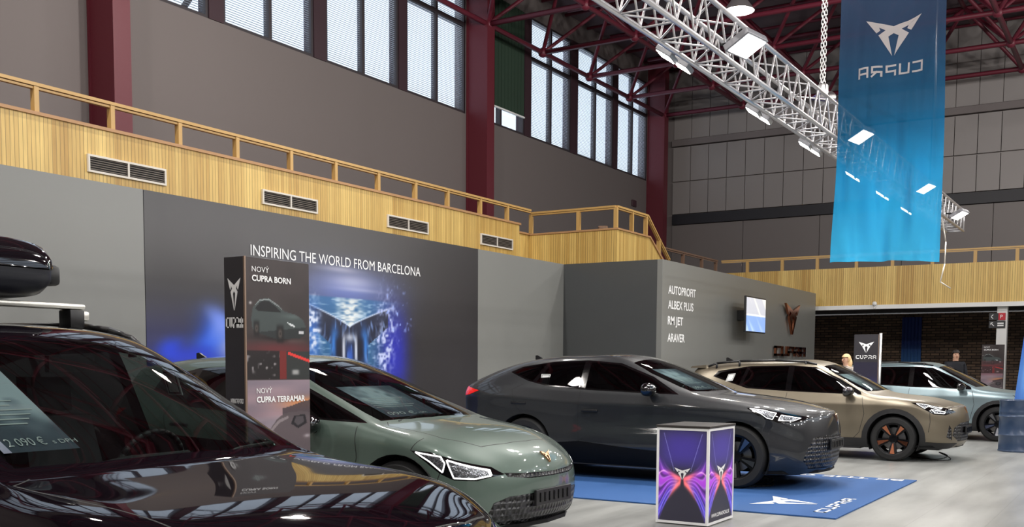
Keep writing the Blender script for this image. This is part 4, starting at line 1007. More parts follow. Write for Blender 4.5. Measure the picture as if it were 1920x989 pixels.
CARS[2] = build_car(SB, (6.90, 6.05, 0), 'grey-green hatchback in front of the whale tail mural, behind the black car', P_GREEN, level=4)
CARS[3] = build_car(ST, (12.20, 5.50, .0145), 'dark graphite coupe-like car standing on the blue carpet', P_GRAPH, level=3)
SF4 = dict(SF); SF4['blackhandle'] = 0
CARS[4] = build_car(SF4, (17.0, 4.55, 0), 'matt bronze crossover with black wheels and copper accents, beside the grey room', P_BRONZE, level=3, rails=True, rims=(MATS['rim_black'], COPPER))
CARS[5] = build_car(SF4, (22.5, 3.76, 0), 'light blue-grey car behind the blue barrel, farthest of the cars', P_BLUE, level=3, rails=True)
# price sheets behind the windshields and window cards
def sheet_fn(seed):
    def fn(U, V):
        C = np.zeros((len(U),3))+np.array([70,80,98.])
        C = mixc(C, (225,234,245), np.clip(1.6*blob(U, V, .24, .44, .26, .22)*(.4+vnoise(U, V, 14, seed)), 0, 1))  # cloudy print whose white also paints in lamp reflection on the sheet
        return C
    return fn
def price_sheet(car, S, y0, y1, t0, t1, label, price, seed):
    """sheet lying just inside the windshield; t along the glass from cowl (0) to header (1)"""
    r8, r7 = S['rows'][8], S['rows'][7]
    def at(y, t):
        a = Vector(r8[6]); b = Vector(r8[5]); 
        q = min(1, (abs(y)/.40)**2); a = a.lerp(Vector((r7[6][0],0,r7[6][2])), q); b = b.lerp(Vector((r7[5][0],0,r7[5][2])), q)
        p = a.lerp(b, t); return Vector((p.x-.04, y, p.z-.035))
    mw = car.matrix_world if False else Matrix.Translation(car.location) @ Matrix.Rotation(car.rotation_euler.z, 4, 'Z')
    o = mw @ at(y1 if False else y0, t0); u = (mw @ at(y1, t0))-o; v = (mw @ at(y0, t1))-o; w = u.length; h = v.length; u.normalize(); v = (v-u*v.dot(u)).normalized()
    r = empty('price_sheet', o, 0, label, 'price sheet')
    print_panel('sheet_print', (0,0,0), u, v, w, h, 50, 36, sheet_fn(seed), vcol_mat('print_paper', .6), r)
    b = nb(); n = u.cross(v)
    for k in range(6): 
        ln = w*(.75-.08*((k*3+seed) % 4)); 
        poly_prism(b, [(.04,h*(.30+k*.055)),(.04+ln,h*(.30+k*.055)),(.04+ln,h*(.30+k*.055)+.008),(.04,h*(.30+k*.055)+.008)], n*.006, u, v, .001)
    text(b, price, n*.006+u*.04+v*h*.06, u, v, h*.085, w*.5, th=0); text(b, 's DPH', n*.006+u*(.06+w*.52)+v*h*.065, u, v, h*.045, None, th=0)
    link('sheet_lettering', b, WHT, r)
    return r
price_sheet(CARS[1], SF1, -.66, -.36, .20, .80, 'dark price sheet with white lettering behind the black car windshield', '2 090 €', 3)
price_sheet(CARS[2], SB, -.50, .16, .12, .62, 'blue-white price sheet behind the grey-green hatchback windshield', '090 €', 5)
price_sheet(CARS[3], ST, -.48, .18, .15, .75, 'bright price sheet behind the graphite coupe windshield', '090 €', 8)
price_sheet(CARS[4], SF, -.50, .16, .15, .7, 'pale price sheet behind the bronze crossover windshield', '090 €', 9)
def card(loc, u, v, w, h, label):
    r = empty('window_card', loc, 0, label, 'window card'); b = nb(); u = Vector(u).normalized(); v = Vector(v).normalized()
    poly_prism(b, [(0,0),(w,0),(w,h),(0,h)], (0,0,0), u, v, .003); link('card_sheet', b, WHITE, r)
    b = nb(); n = u.cross(v); stroke(b, [(.012,.012),(w-.012,.012),(w-.012,h-.012),(.012,h-.012),(.012,.012)], .006, n*.002, u, v, .001); link('card_border', b, BLK, r)
card((11.385,6.62,1.15), (0,-1,0), (.35,0,1), .13, .15, 'small white card stuck on the rear side window of the graphite coupe')
card((16.235,5.93,1.16), (0,-1,0.12), (.35,-.3,1), .12, .13, 'small white card in the rear quarter window of the bronze crossover')

card((3.47,4.14,1.245), (0,-1,0), (-.35,0,1), .10, .13, 'small framed card seen through the black car windshield, on its far side window')
# ------------------------------------------------------------------ roof bars and roof box on the black car
bars = []
for i, y in enumerate((4.71, 5.65)):
    r = empty('roof_bar', (2.8, y, 1.505), 0, ['silver aluminium roof bar nearest the windshield of the black car', 'silver aluminium roof bar under the rear of the roof box'][i], 'roof bar', 'roof bars on the black car')
    b = nb(); box(b, -.60, .60, -.04, .04, .165, .195, bev=.012); link('crossbar', b, mat('bar_silver', (214,212,205), .3, .6), r, smooth=True, autos=40)
    for sg in (-1, 1):
        b = nb(); vs = box(b, sg*.50, sg*.585, -.05, .05, .07, .165, bev=.01); link('bar_foot', b, BLK, r, smooth=True, autos=40)
        b = nb(); box(b, sg*.55, sg*.625, -.035, .035, .11, .16, bev=.012); link('foot_cover', b, MATS['bar_silver'], r, smooth=True, autos=40)
rb = empty('roof_box', (2.80, 5.53, 1.703), 0, 'glossy black roof box cut by the left edge, on the black car', 'roof box')
def loft(bm, secs, cap=True):
    R_ = [[bm.verts.new(p) for p in s] for s in secs]; n = len(R_[0])
    for k in range(len(R_)-1):
        for i in range(n): bm.faces.new((R_[k][i], R_[k][(i+1) % n], R_[k+1][(i+1) % n], R_[k+1][i]))
    if cap: bm.faces.new(R_[0][::-1]); bm.faces.new(R_[-1])
    bmesh.ops.recalc_face_normals(bm, faces=bm.faces)
def half_sec(y, hw, z0, z1, n=14, e=.55):
    out = []
    for i in range(n+1):
        a = PI*i/n; c, s = math.cos(a), math.sin(a)
        out.append((hw*math.copysign(abs(c)**e, c), y, z0+(z1-z0)*(abs(s)**e)))
    return out
b = nb(); loft(b, [half_sec(y, hw, .148, .148+h) for y, hw, h in ((-.99,.30,.03),(-.97,.34,.09),(-.90,.38,.14),(-.7,.41,.175),(-.3,.415,.195),(.3,.415,.20),(.8,.40,.17),(.96,.34,.08),(.99,.30,.03))]); link('box_lid', b, mat('roof_box_gloss', (14,13,18), .06, 0, 1.), rb, smooth=True, autos=50)
b = nb(); loft(b, [half_sec(y, hw, .143, .143-h, e=.45) for y, hw, h in ((-.98,.31,.03),(-.95,.345,.10),(-.86,.375,.135),(-.55,.395,.14),(0,.40,.14),(.6,.395,.14),(.9,.36,.12),(.97,.31,.03))]); link('box_base', b, mat('box_base_plastic', (30,32,40), .35), rb, smooth=True, autos=50)
for y in (-.80, .6):
    b = nb(); box(b, .385, .455, y-.07, y+.07, .08, .18, bev=.02); link('box_latch', b, BLK, rb, smooth=True, autos=40)

# ------------------------------------------------------------------ printed towers
def tower_poster(U, V):
    w = .60; z = V; C = np.zeros((len(U),3))+np.array([58,50,50.]); n = vnoise(U, V, 12, 21)
    C *= (1+.15*(n-.5))[:,None]
    C = mixc(C, (30,28,30), .6*blob(U, z, .3, 1.45, .35, .08))
    # lower picture of the first sheet: red-lit floor and car interior
    C = mixc(C, (120,45,50), .7*blob(U, z, .3, 1.50, .4, .05)); C = mixc(C, (150,120,115), .5*blob(U, z, .35, 1.57, .3, .02)*n*1.6)
    x = U; car = vpin([(.04,1.70),(.055,1.77),(.12,1.83),(.20,1.84),(.28,1.80),(.35,1.757),(.46,1.738),(.53,1.705),(.555,1.66),(.548,1.605),(.50,1.58),(.36,1.572),(.28,1.565),(.12,1.60),(.05,1.63)], x, z)
    C = mixc(C, (14,10,12), .7*blob(x, z, .3, 1.575, .3, .02)); C = mixc(C, (66,76,76), .92*car); C = mixc(C, (96,108,108), .7*car*blob(x, z, .43, 1.725, .10, .016)); C = mixc(C, (34,38,40), .8*car*(z < 1.63+.1*(x-.3)))
    C = mixc(C, (18,19,22), .95*vpin([(.075,1.765),(.13,1.815),(.20,1.822),(.275,1.782),(.315,1.752),(.20,1.748),(.10,1.752)], x, z)); C = mixc(C, (170,178,178), .8*car*vpin([(.05,1.765),(.12,1.825),(.20,1.835),(.29,1.795),(.35,1.752),(.29,1.788),(.20,1.828),(.12,1.818)], x, z))
    for cx, cz, rx, rz in ((.088,1.635,.026,.05), (.305,1.605,.034,.058)): C = mixc(C, (14,13,15), .95*blob(x, z, cx, cz, rx, rz, 5)); C = mixc(C, (120,108,100), .7*blob(x, z, cx, cz, rx*.55, rz*.55, 3)); C = mixc(C, (20,18,20), .8*blob(x, z, cx, cz, rx*.2, rz*.2, 3))
    C = mixc(C, (230,235,238), .95*vpin([(.37,1.685),(.43,1.672),(.45,1.655),(.41,1.66)], x, z)); C = mixc(C, (210,210,214), .95*((x > .485) & (x < .535) & (z > 1.61) & (z < 1.63)))
    C = mixc(C, (235,225,220), .6*blob(x, z, .52, 1.80, .06, .012)*(n > .45)); C = mixc(C, (235,235,235), .8*blob(x, z, .035, 1.80, .012, .008))
    lo = (z < 1.49) & (z > 1.30); C = mixc(C, (30,26,28), .9*lo); C = mixc(C, (170,165,168), np.clip(lo*(x < .3)*(vnoise(U, V, 40, 8)-.72)*5, 0, 1)*.8)
    C = mixc(C, (128,40,38), .85*lo*(x > .3)*(x < .36)); C = mixc(C, (48,52,52), .9*lo*(x > .36)); C = mixc(C, (235,60,55), .95*lo*(x > .38)*(np.abs(z-(1.475-.25*(x-.38))) < .010)); C = mixc(C, (190,190,190), .8*blob(x, z, .45, 1.345, .035, .018, 4))
    # second sheet: sunset sky, hills, car
    s = (z < 1.29); t = np.clip((1.29-z)/.5, 0, 1)
    sky = np.stack([120-30*t+60*vnoise(U*.6, V*3, 6, 3), 112-30*t+40*vnoise(U*.6, V*3, 6, 3), 125-30*t+35*vnoise(U*.6, V*3, 6, 3)], 1); C = np.where(s[:,None], sky, C)
    C = mixc(C, (240,150,80), .85*s*blob(x, z, .55, 1.13, .22, .04)); C = mixc(C, (70,60,66), .9*s*(z < 1.10+.05*sm(.3, .6, x))*(x > .32)*(z > 1.04)); C = mixc(C, (160,150,160), .6*s*(z < 1.05)*(z > .95)*vnoise(U, V*4, 10, 6))
    c2 = vpin([(.14,.86),(.20,.96),(.27,1.03),(.34,1.065),(.50,1.075),(.62,1.06),(.62,.55),(.14,.55)], x, z); C = mixc(C, (88,78,82), .92*c2); C = mixc(C, (26,24,30), .92*vpin([(.40,.99),(.43,1.045),(.54,1.05),(.56,.99),(.47,.955)], x, z)); C = mixc(C, (120,112,116), .5*vpin([(.43,1.0),(.45,1.035),(.52,1.04),(.53,1.0),(.47,.975)], x, z))
    C = mixc(C, (165,155,158), .6*vpin([(.20,.955),(.28,1.02),(.37,1.045),(.38,1.03),(.29,1.0),(.22,.945)], x, z)); C = mixc(C, (205,200,205), .6*blob(x, z, .56, .90, .03, .012))
    C = mixc(C, (45,40,44), .9*(z < .55))
    return C
def tower(loc, w, d, h, label, lighter=False, poster=True):
    r = empty('display_tower', loc, 0, label, 'display tower'); b = nb(); box(b, 0, w, 0, d, 0, h, bev=.003)
    link('tower_core', b, mat('tower_black', (44,42,48), .45), r)
    b = nb(); box(b, -.006, .006, -.006, .006, 0, h); link('corner_profile', b, mat('bronze_edge', (150,128,112), .4, .5), r)
    if poster:
        print_panel('poster_print', (.008,-.002,.0), X_, Z_, w-.01, h-.005, 110, 330, lambda U, V: tower_poster(U*.6/w, V), vcol_mat('print_satin', .35), r)
        b = nb(); text(b, 'NOVÝ', (.055,-.010,2.005), X_, Z_, .035, .155, th=.0); text(b, 'CUPRA BORN', (.055,-.010,1.945), X_, Z_, .038, .36, th=0, bold=.03); link('upper_poster_lettering', b, WHT, r); b = nb()
        text(b, 'NOVÝ', (.085,-.010,1.205), X_, Z_, .035, .14, th=0); text(b, 'CUPRA TERRAMAR', (.085,-.010,1.145), X_, Z_, .038, .46, th=0, bold=.03); link('lower_poster_lettering', b, WHT, r)
    # left face: emblem, wordmark, slogan
    u, v = -Y_, Z_; b = nb(); c = d/2
    logo(b, (-.004, c, h-.245), u, v, d*.62, .21, th=.003); link('side_emblem', b, WHT, r); b = nb(); wordmark(b, (-.004, c, h-.43), u, v, d*.86, .07, th=.003, t=min(.014, d*.05)); link('side_wordmark', b, WHT, r); b = nb()
    text(b, 'INSPIRING THE WORLD', (-.003, d-.02-d*.16, h-.96), u, v, .03, d*.62, th=0, bold=.02); text(b, 'FROM BARCELONA', (-.003, d-.02-d*.16, h-1.02), u, v, .03, d*.46, th=0, bold=.02)
    link('side_slogan', b, WHT, r)
    return r
tower((4.86,5.05,0), .60, .19, 2.10, 'tall dark printed tower between the black car and the hatchback')
t2 = tower((20.5,4.46,0), .20, .46, 2.03, 'dark tower with white emblem beyond the bronze crossover', poster=False)
b = nb(); tube(b, (.0,-.03,0), (.0,-.03,2.05), .028, 12); link('metal_pole', b, STEEL, t2, smooth=True)
def low_glow(U, V):
    C = np.zeros((len(U),3))+np.array([42,40,58.]); return mixc(C, (60,70,220), .9*blob(U, V, .36, .88, .16, .2))
print_panel('side_print', (-.002,.46,0), -Y_, Z_, .46, 1.5, 20, 60, low_glow, vcol_mat('print_satin', .35), t2)
# poster stand far back
ps = empty('poster_stand', (31.0, 3.46, 0), 0, 'narrow printed poster stand in front of the white pillar', 'poster stand')
b = nb(); box(b, 0, .12, 0, .55, 0, 2.04); link('stand_core', b, MATS['tower_black'], ps)
print_panel('poster_print', (-.002,.55,0), -Y_, Z_, .55, 2.04, 60, 220, lambda U, V: mixc(tower_poster(U*1.09, V*1.03), (150,60,70), .25*(V > 1.2)*(V < 1.6)), vcol_mat('print_satin', .35), ps)
b = nb(); text(b, 'NOVÝ', (-.01,.50,1.95), -Y_, Z_, .04, .15, th=0); text(b, 'CUPRA BORN', (-.01,.50,1.88), -Y_, Z_, .04, .36, th=0, bold=.03); link('poster_lettering', b, WHT, ps)

# ------------------------------------------------------------------ light cube with butterfly print
def butterfly(wp, hp, cx):
    def fn(U, V):
        x = (U-cx)/(wp/2); z = V/hp; C = np.zeros((len(U),3))+np.array([40,38,50.])
        C = mixc(C, (62,48,140), .85*sm(.5, .62, z)*blob(x, z, 0, .80, 1.15, .22, 3))
        ax = np.abs(x); zu = .475+.16*ax**1.5; zl = .45-.20*ax-.22*ax**2; q = np.clip((z-zl)/(zu-zl), -1, 2)
        inside = sm(-.12, .10, q)*sm(1.25, .8, q)*sm(.10, .30, ax); wv = q+.10*np.sin(7*ax+3*q)
        C = mixc(C, (96,48,190), .80*inside); C = mixc(C, (70,70,205), .85*inside*sm(.45, .0, q)*sm(.3, .6, ax)); C = mixc(C, (176,66,206), .85*inside*np.exp(-((q-.72)/.30)**2)*sm(.25, .6, ax))
        C = mixc(C, (205,150,245), .55*inside*np.abs(np.sin(wv*17))**8); C = mixc(C, (20,18,44), .55*inside*np.abs(np.sin(wv*11+1.3))**6*sm(.35, .8, ax))
        C = mixc(C, (245,170,235), .7*np.exp(-((z-(.50-.05*np.sin(6*ax)))/.010)**2)*sm(.45, .8, ax))
        C = mixc(C, (242,100,120), np.clip(1.05*np.exp(-((z-zu+.01)/.028)**2), 0, 1)*sm(.8, .15, ax)*sm(.0, .1, ax)); C = mixc(C, (245,112,118), np.clip(1.05*np.exp(-((z-zl)/.035)**2), 0, 1)*sm(.72, .2, ax)*sm(.02, .12, ax))
        C = mixc(C, (245,140,150), .6*inside*sm(.55, .15, ax)); C = mixc(C, (130,130,235), .7*inside*np.abs(np.sin((z+.5*ax)*60))**10*sm(.45, .1, q))
        for s in (0,): C = mixc(C, (150,150,220), .5*(np.abs(ax-(.42+1.1*(z-.62))) < .012)*(z > .55)*(z < .97))
        return C
    return fn
cb = empty('light_cube', (8.5,3.24,0), 0, 'box counter with white frame and glowing purple butterfly print', 'display cube')
CW, CD, CH = .64, .49, .86
b = nb(); t = .022
for x in (0, CW-t):
    for y in (0, CD-t): box(b, x, x+t, y, y+t, .01, CH)
for z in (.01, CH-t):
    for x in (0, CW-t): box(b, x, x+t, t, CD-t, z, z+t)
    for y in (0, CD-t): box(b, t, CW-t, y, y+t, z, z+t)
link('cube_frame', b, mat('white_frame', (238,238,238), .4), cb)
b = nb(); box(b, .012, CW-.012, .012, CD-.012, .03, CH-.025); link('cube_core', b, MATS['tower_black'], cb)
b = nb(); box(b, -.008, CW+.008, -.008, CD+.008, CH, CH+.022, bev=.004); link('cube_top', b, mat('cube_top', (52,48,46), .3), cb)
PR = vcol_mat('print_backlit', .5, .35)
print_panel('front_print', (.009,CD-t,.032), -Y_, Z_, CD-2*t, CH-.055, 110, 190, butterfly(CD-2*t, CH-.055, (CD-2*t)/2), PR, cb)
print_panel('side_print', (t,.009,.032), X_, Z_, CW-2*t, CH-.055, 110, 190, butterfly(CW-2*t, CH-.055, .30), PR, cb)
b = nb(); logo(b, (.004,CD/2,.455), -Y_, Z_, .15, .105, th=.001); logo(b, (.32,.004,.455), X_, Z_, .21, .145, th=.001); text(b, 'WWW.CUPRAOFICIAL.SK', (.10,.004,.07), X_, Z_, .032, .45, th=0, bold=.02); link('cube_lettering', b, WHT, cb)

# ------------------------------------------------------------------ hanging banner
BM = bpy.data.materials.new('banner_fabric'); BM.use_nodes = True; nt = BM.node_tree; nt.nodes.clear(); o_ = nt.nodes.new('ShaderNodeOutputMaterial')
tc = nt.nodes.new('ShaderNodeTexCoord'); sp = nt.nodes.new('ShaderNodeSeparateXYZ'); nt.links.new(tc.outputs['Object'], sp.inputs[0])
mr = nt.nodes.new('ShaderNodeMapRange'); mr.inputs['From Min'].default_value = 0; mr.inputs['From Max'].default_value = 3.6; nt.links.new(sp.outputs[2], mr.inputs[0])
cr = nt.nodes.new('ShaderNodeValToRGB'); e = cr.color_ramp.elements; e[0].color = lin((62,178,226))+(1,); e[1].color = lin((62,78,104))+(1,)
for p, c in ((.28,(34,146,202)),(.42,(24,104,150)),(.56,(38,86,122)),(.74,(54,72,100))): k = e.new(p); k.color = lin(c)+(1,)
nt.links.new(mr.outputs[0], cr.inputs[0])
df = nt.nodes.new('ShaderNodeBsdfDiffuse'); tl = nt.nodes.new('ShaderNodeBsdfTranslucent'); tp = nt.nodes.new('ShaderNodeBsdfTransparent')
m1 = nt.nodes.new('ShaderNodeMixShader'); m1.inputs[0].default_value = .5; m2 = nt.nodes.new('ShaderNodeMixShader'); m2.inputs[0].default_value = .08
for n_ in (df, tl): nt.links.new(cr.outputs[0], n_.inputs[0])
nt.links.new(df.outputs[0], m1.inputs[1]); nt.links.new(tl.outputs[0], m1.inputs[2]); nt.links.new(m1.outputs[0], m2.inputs[1]); nt.links.new(tp.outputs[0], m2.inputs[2]); nt.links.new(m2.outputs[0], o_.inputs[0])
bn = empty('hanging_banner', (12.6, 2.71, 2.61), 0, 'tall blue gradient fabric banner with white emblem hanging from the roof', 'banner')
def bwav(y, z):
    k = max(0, 1-z/3.4)
    return 1.5*.045*math.sin(9*y+1.2*z)*(.35+.65*k)+.042*math.sin(19*y-2.6*z)*k+.045*math.sin(6*y+2.6*z+1)*k+.012*math.sin(34*y+3*z)*(.3+.7*k)
b = nb(); NY, NZ = 40, 110; G = []
for i in range(NY+1):
    y = -.59+1.18*i/NY; row = []
    for j in range(NZ+1):
        z = 4.3*j/NZ; zz = z+(.03*math.sin(3*y+1)+.02*abs(y))*(1 if j == 0 else 0); row.append(b.verts.new((bwav(y, z), y*(1+.015*math.sin(z*1.5)), zz)))
    G.append(row)
for i in range(NY):
    for j in range(NZ): b.faces.new((G[i][j], G[i][j+1], G[i+1][j+1], G[i+1][j]))
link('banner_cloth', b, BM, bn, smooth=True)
b = nb(); logo(b, (0,-.02,2.56), Y_, Z_, .60, .42, th=.002); wordmark(b, (0,0,2.19), Y_, Z_, .74, .125, th=.002, t=.022)
bmesh.ops.subdivide_edges(b, edges=b.edges, cuts=3, use_grid_fill=True)
for v in b.verts: v.co.x = bwav(v.co.y, v.co.z)-.012
link('banner_print', b, mat('banner_white', (236,228,226), .7), bn)
b = nb(); tube(b, (0,-.62,4.3), (0,.62,4.3), .02, 8)
for y in (-.5, .5): tube(b, (0,y,4.3), (0,y,8.38), .004, 5)
link('banner_pole_and_cords', b, STEEL, bn)

# ------------------------------------------------------------------ lighting truss
tr = empty('lighting_truss', (15.5, 3.87, 4.42), 0, 'long silver box truss hanging above the cars', 'truss'); b = nb()
x0, x1, hw_, hh = -11.5, 9.4, .175, .43; TA = mat('truss_aluminium', (214,212,214), .32, .75)
for y in (-hw_, hw_):
    for z in (0, hh): tube(b, (x0,y,z), (x1,y,z), .026, 10)
link('truss_chords', b, TA, tr, smooth=True)
b = nb(); n = int((x1-x0)/.42)
for k in range(n):
    a, c = x0+k*(x1-x0)/n, x0+(k+1)*(x1-x0)/n; m_ = (a+c)/2
    for y in (-hw_, hw_): tube(b, (a,y,0), (m_,y,hh), .011, 6, cap=False); tube(b, (m_,y,hh), (c,y,0), .011, 6, cap=False)
    for z in (0, hh): s = 1 if k % 2 else -1; tube(b, (a,-hw_*s,z), (c,hw_*s,z), .010, 6, cap=False)
    tube(b, (a,-hw_,0), (a,hw_,0), .010, 6, cap=False)
for x in (x0, x1):
    for y in (-hw_, hw_): tube(b, (x,y,0), (x,y,hh), .02, 8)
    for z in (0, hh): tube(b, (x,-hw_,z), (x,hw_,z), .02, 8)
link('truss_braces', b, TA, tr, smooth=True)
LEDF = mat('flood_lens', (255,255,255), .5, emit=(255,252,244), estr=16.)
def add_area(name, loc, direc, size, power, parent, spread=2.6, shape='SQUARE', size_y=None):
    l = bpy.data.lights.new(name, 'AREA'); l.energy = power; l.size = size; l.shape = shape
    if size_y: l.size_y = size_y
    l.spread = spread; l.color = (1, .975, .94)
    o = bpy.data.objects.new(name, l); COL.objects.link(o); o.parent = parent; o.location = loc
    o.rotation_euler = Vector(direc).to_track_quat('-Z', 'Y').to_euler(); return o
fx_near = [5.6, 9.7, 14.2, 18.8, 22.4]
for i, x in enumerate(fx_near):
    r = empty('flood_light', (x, 3.40, 4.42), 0, ['flood light on the near side of the truss, closest to the camera', 'large bright flood light on the near side of the truss, left of the banner', 'flood light on the truss shining at the left edge of the banner', 'flood light on the truss seen through the banner near its right edge', 'flood light at the far end of the truss, right of the banner'][i], 'flood light', 'flood lights on brackets')
    d = Vector((-.08, -.45, -.88)).normalized(); q = d.to_track_quat('-Z', 'Y').to_matrix().to_4x4()
    b = nb(); box(b, -.19, .19, -.14, .14, 0, .07, bev=.01); b.transform(q); link('flood_housing', b, mat('flood_grey', (150,150,155), .4, .5), r)
    b = nb(); box(b, -.165, .165, -.115, .115, -.006, -.001); b.transform(q); link('flood_lens', b, LEDF, r)
    b = nb(); tube(b, (0,.05,.04), (0,.26,.06), .014); tube(b, (-.12,.05,.04), (.12,.05,.04), .012); link('flood_bracket', b, BLK, r)
    add_area('flood_lamp', tuple(d*.03), d, .22, FLOOD_W*2, r)
fx = [9.6,10.02,12.2,12.6,14.35,14.85,16.87,17.2,18.97,19.35,21.07,21.4]
for i, x in enumerate(fx):
    lab = ['first','second','third','fourth','fifth','sixth','seventh','eighth','ninth','tenth','eleventh','twelfth'][i]
    r = empty('flood_light', (x, 4.19, 4.42), 0, 'small flood under the truss facing the wall, %s counted from the near end' % lab, 'flood light', 'small floods under the truss')
    d = Vector((-.1, .55, -.83)).normalized(); q = d.to_track_quat('-Z', 'Y').to_matrix().to_4x4()
    b = nb(); box(b, -.13, .13, -.09, .09, 0, .05, bev=.008); b.transform(q); link('flood_housing', b, MATS['flood_grey'], r)
    b = nb(); box(b, -.115, .115, -.075, .075, -.006, -.001); b.transform(q); link('flood_lens', b, LEDF, r)
    b = nb(); tube(b, (0,0,.03), (0,-.125,.03), .012); link('flood_bracket', b, BLK, r)
    add_area('flood_lamp', tuple(d*.03), d, .18, FLOOD_W, r)
tq = tr.copy(); COL.objects.link(tq); tq.location = (9.5, -5.2, 4.42); tq['label'] = 'second silver box truss across the hall, seen only in the car paint'
for c_ in tr.children:
    if c_.name.startswith('truss'): d_ = c_.copy(); COL.objects.link(d_); d_.parent = tq
for i in range(9):
    r = empty('flood_light', (-1.5+i*2.4, -4.95, 4.30), 0, 'flood on the second truss across the hall, outside the view', 'flood light', 'floods on the second truss')
    d = Vector((0, .6, -.8)).normalized(); q = d.to_track_quat('-Z', 'Y').to_matrix().to_4x4()
    b = nb(); box(b, -.17, .17, -.12, .12, 0, .06, bev=.01); b.transform(q); link('flood_housing', b, MATS['flood_grey'], r)
    b = nb(); box(b, -.15, .15, -.10, .10, -.006, -.001); b.transform(q); link('flood_lens', b, LEDF, r)
    add_area('flood_lamp', tuple(d*.03), d, .22, FLOOD_W*1.5, r)
# chain hoist
ch = empty('chain_hoist', (14.1, 3.87, 4.905), 0, 'silver electric chain hoist carrying the truss on two long chains', 'hoist')
b = nb(); tube(b, (-.02,0,.05), (.28,0,.12), .085, 16); box(b, -.12, .0, -.06, .06, .02, .22, bev=.02); link('hoist_motor', b, STEEL, ch, smooth=True, autos=40)
b = nb()
for (dx, dy) in ((-.09,-.02),(-.05,.03)):
    z = .2; k = 0
    while z < 6.1:
        s = .016; 
        if k % 2: vs = [(dx-s,dy,z),(dx-s,dy,z+.06),(dx+s,dy,z+.06),(dx+s,dy,z)]
        else: vs = [(dx,dy-s,z),(dx,dy-s,z+.06),(dx,dy+s,z+.06),(dx,dy+s,z)]
        for i in range(4): tube(b, vs[i], vs[(i+1) % 4], .005, 4, cap=False)
        z += .05; k += 1
link('hoist_chain', b, STEEL, ch)
b = nb(); path(b, [(-.08,0,.12),(-.2,.1,.02),(-.12,-.05,.0),(.02,-.15,.0)], .02, 6); link('lifting_sling', b, mat('violet_sling', (70,60,110), .8), ch, smooth=True)
sl = empty('steel_cable', (21.9, 3.87, 4.88), 0, 'thin suspension cable right of the banner holding the truss end', 'cable'); b = nb(); tube(b, (0,0,0), (.0,0,6.1), .012, 6); ball(b, (0,0,4.6), .05); tube(b, (.25,0,0), (0,0,4.6), .008, 5); link('cable_strand', b, STEEL, sl, smooth=True)
pc = nb(); pts = [(24.0,3.7,4.5),(24.2,3.6,4.0),(23.9,3.55,3.3),(24.3,3.4,2.9)]; 
pts = [(22.2,3.7,4.385),(22.25,3.62,3.9),(22.1,3.6,3.45),(22.05,3.66,3.1),(22.25,3.5,2.98)]; path(pc, pts, .012, 6); tag(link('power_cable', pc, MATS['vent_white'], smooth=True), 'loose pale power cable dangling from the far end of the truss', 'cable')

# ------------------------------------------------------------------ high-bay hall lamps
HBG = mat('highbay_glass', (255,255,255), .5, emit=(255,246,228), estr=14.)
def highbay(x, y, label, power=HALL_LAMP_W, z=9.3):
    r = empty('hall_lamp', (x, y, z), 0, label, 'hall lamp', 'round high-bay hall lamps'); b = nb()
    lathe(b, [(.0,.50),(.09,.48),(.10,.34),(.16,.26),(.33,.03),(.34,0),(.32,.0),(.15,.24),(.0,.26)], 24); link('lamp_reflector', b, mat('reflector_grey', (150,146,146), .4, .6), r, smooth=True, autos=50)
    b = nb(); lathe(b, [(0,.02),(.30,.02),(.30,.035),(0,.035)], 24); link('lamp_glass', b, HBG, r)
    b = nb(); tube(b, (0,0,.5), (0,0,12.95-z), .012, 6); link('lamp_rod', b, BLK, r)
    l = bpy.data.lights.new('lamp_light', 'POINT'); l.energy = power; l.shadow_soft_size = .12; l.color = (1, .965, .92)
    o = bpy.data.objects.new('lamp_light', l); COL.objects.link(o); o.parent = r; o.location = (0, 0, -.16); return r
highbay(22.8, 8.2, 'round bright hall lamp under the roof frame, upper one left of the banner')
for i in range(5):
    for j in range(4):
        x = -3+i*8.5; y = -8.5+j*6.6
        if abs(x-22.8) < 2 and abs(y-8.2) < 6: continue
        if x > 14 and y > 10: continue
        dv = Vector((x, y, 7.9)); fz = dv.dot(_f)
        if fz > 0 and -.53 < dv.dot(_r)/fz < .53 and dv.dot(_u)/fz < .47: continue
        highbay(x, y, 'round high-bay hall lamp under the roof frame outside the view')

# ------------------------------------------------------------------ barrel, flags, small things, people
br = empty('steel_barrel', (19.28,1.90,0), 0, 'dark blue steel barrel at the right edge', 'barrel'); b = nb()
lathe(b, [(0,.0),(.285,.0),(.292,.02),(.283,.04),(.283,.26),(.295,.285),(.283,.31),(.283,.57),(.295,.595),(.283,.62),(.283,.64),(.288,.66),(.283,.68),(.283,.83),(.292,.85),(.292,.865),(.28,.87),(.275,.85),(0,.85)], 40)
link('barrel_drum', b, mat('barrel_blue', (52,70,98), .3, .1, .5), br, smooth=True, autos=30)
b = nb(); tube(b, (-.1,.1,.85), (-.1,.1,.865), .035, 12); link('barrel_bung', b, STEEL, br)
def flagfn(U, V):
    C = np.zeros((len(U),3))+np.array([60,100,190.]); C = mixc(C, (110,170,235), .9*blob(U, V, .2, 1.2, .3, .6)); return mixc(C, (170,210,240), .6*blob(U, V, .5, 1.35, .15, .2))
fl = empty('beach_flag', (18.9,1.86,0), 0, 'tall blue printed banner cut by the right edge behind the barrel', 'flag')
b = nb(); box(b, .8, 1.4, -.35, .25, 0, .03); tube(b, (1.1,-.3,0), (1.1,-.3,2.4), .015); link('flag_base', b, BLK, fl)
fp = print_panel('flag_cloth', (1.1,.22,.1), -Y_, Z_, .5, 2.2, 20, 60, flagfn, vcol_mat('print_satin', .35), fl)
for v in fp.data.vertices: v.co.x += .05*math.sin(v.co.y*14); v.co.y -= .10*max(0,(v.co.z-.4))*(v.co.y+.28)/.5
dr = nb(); 
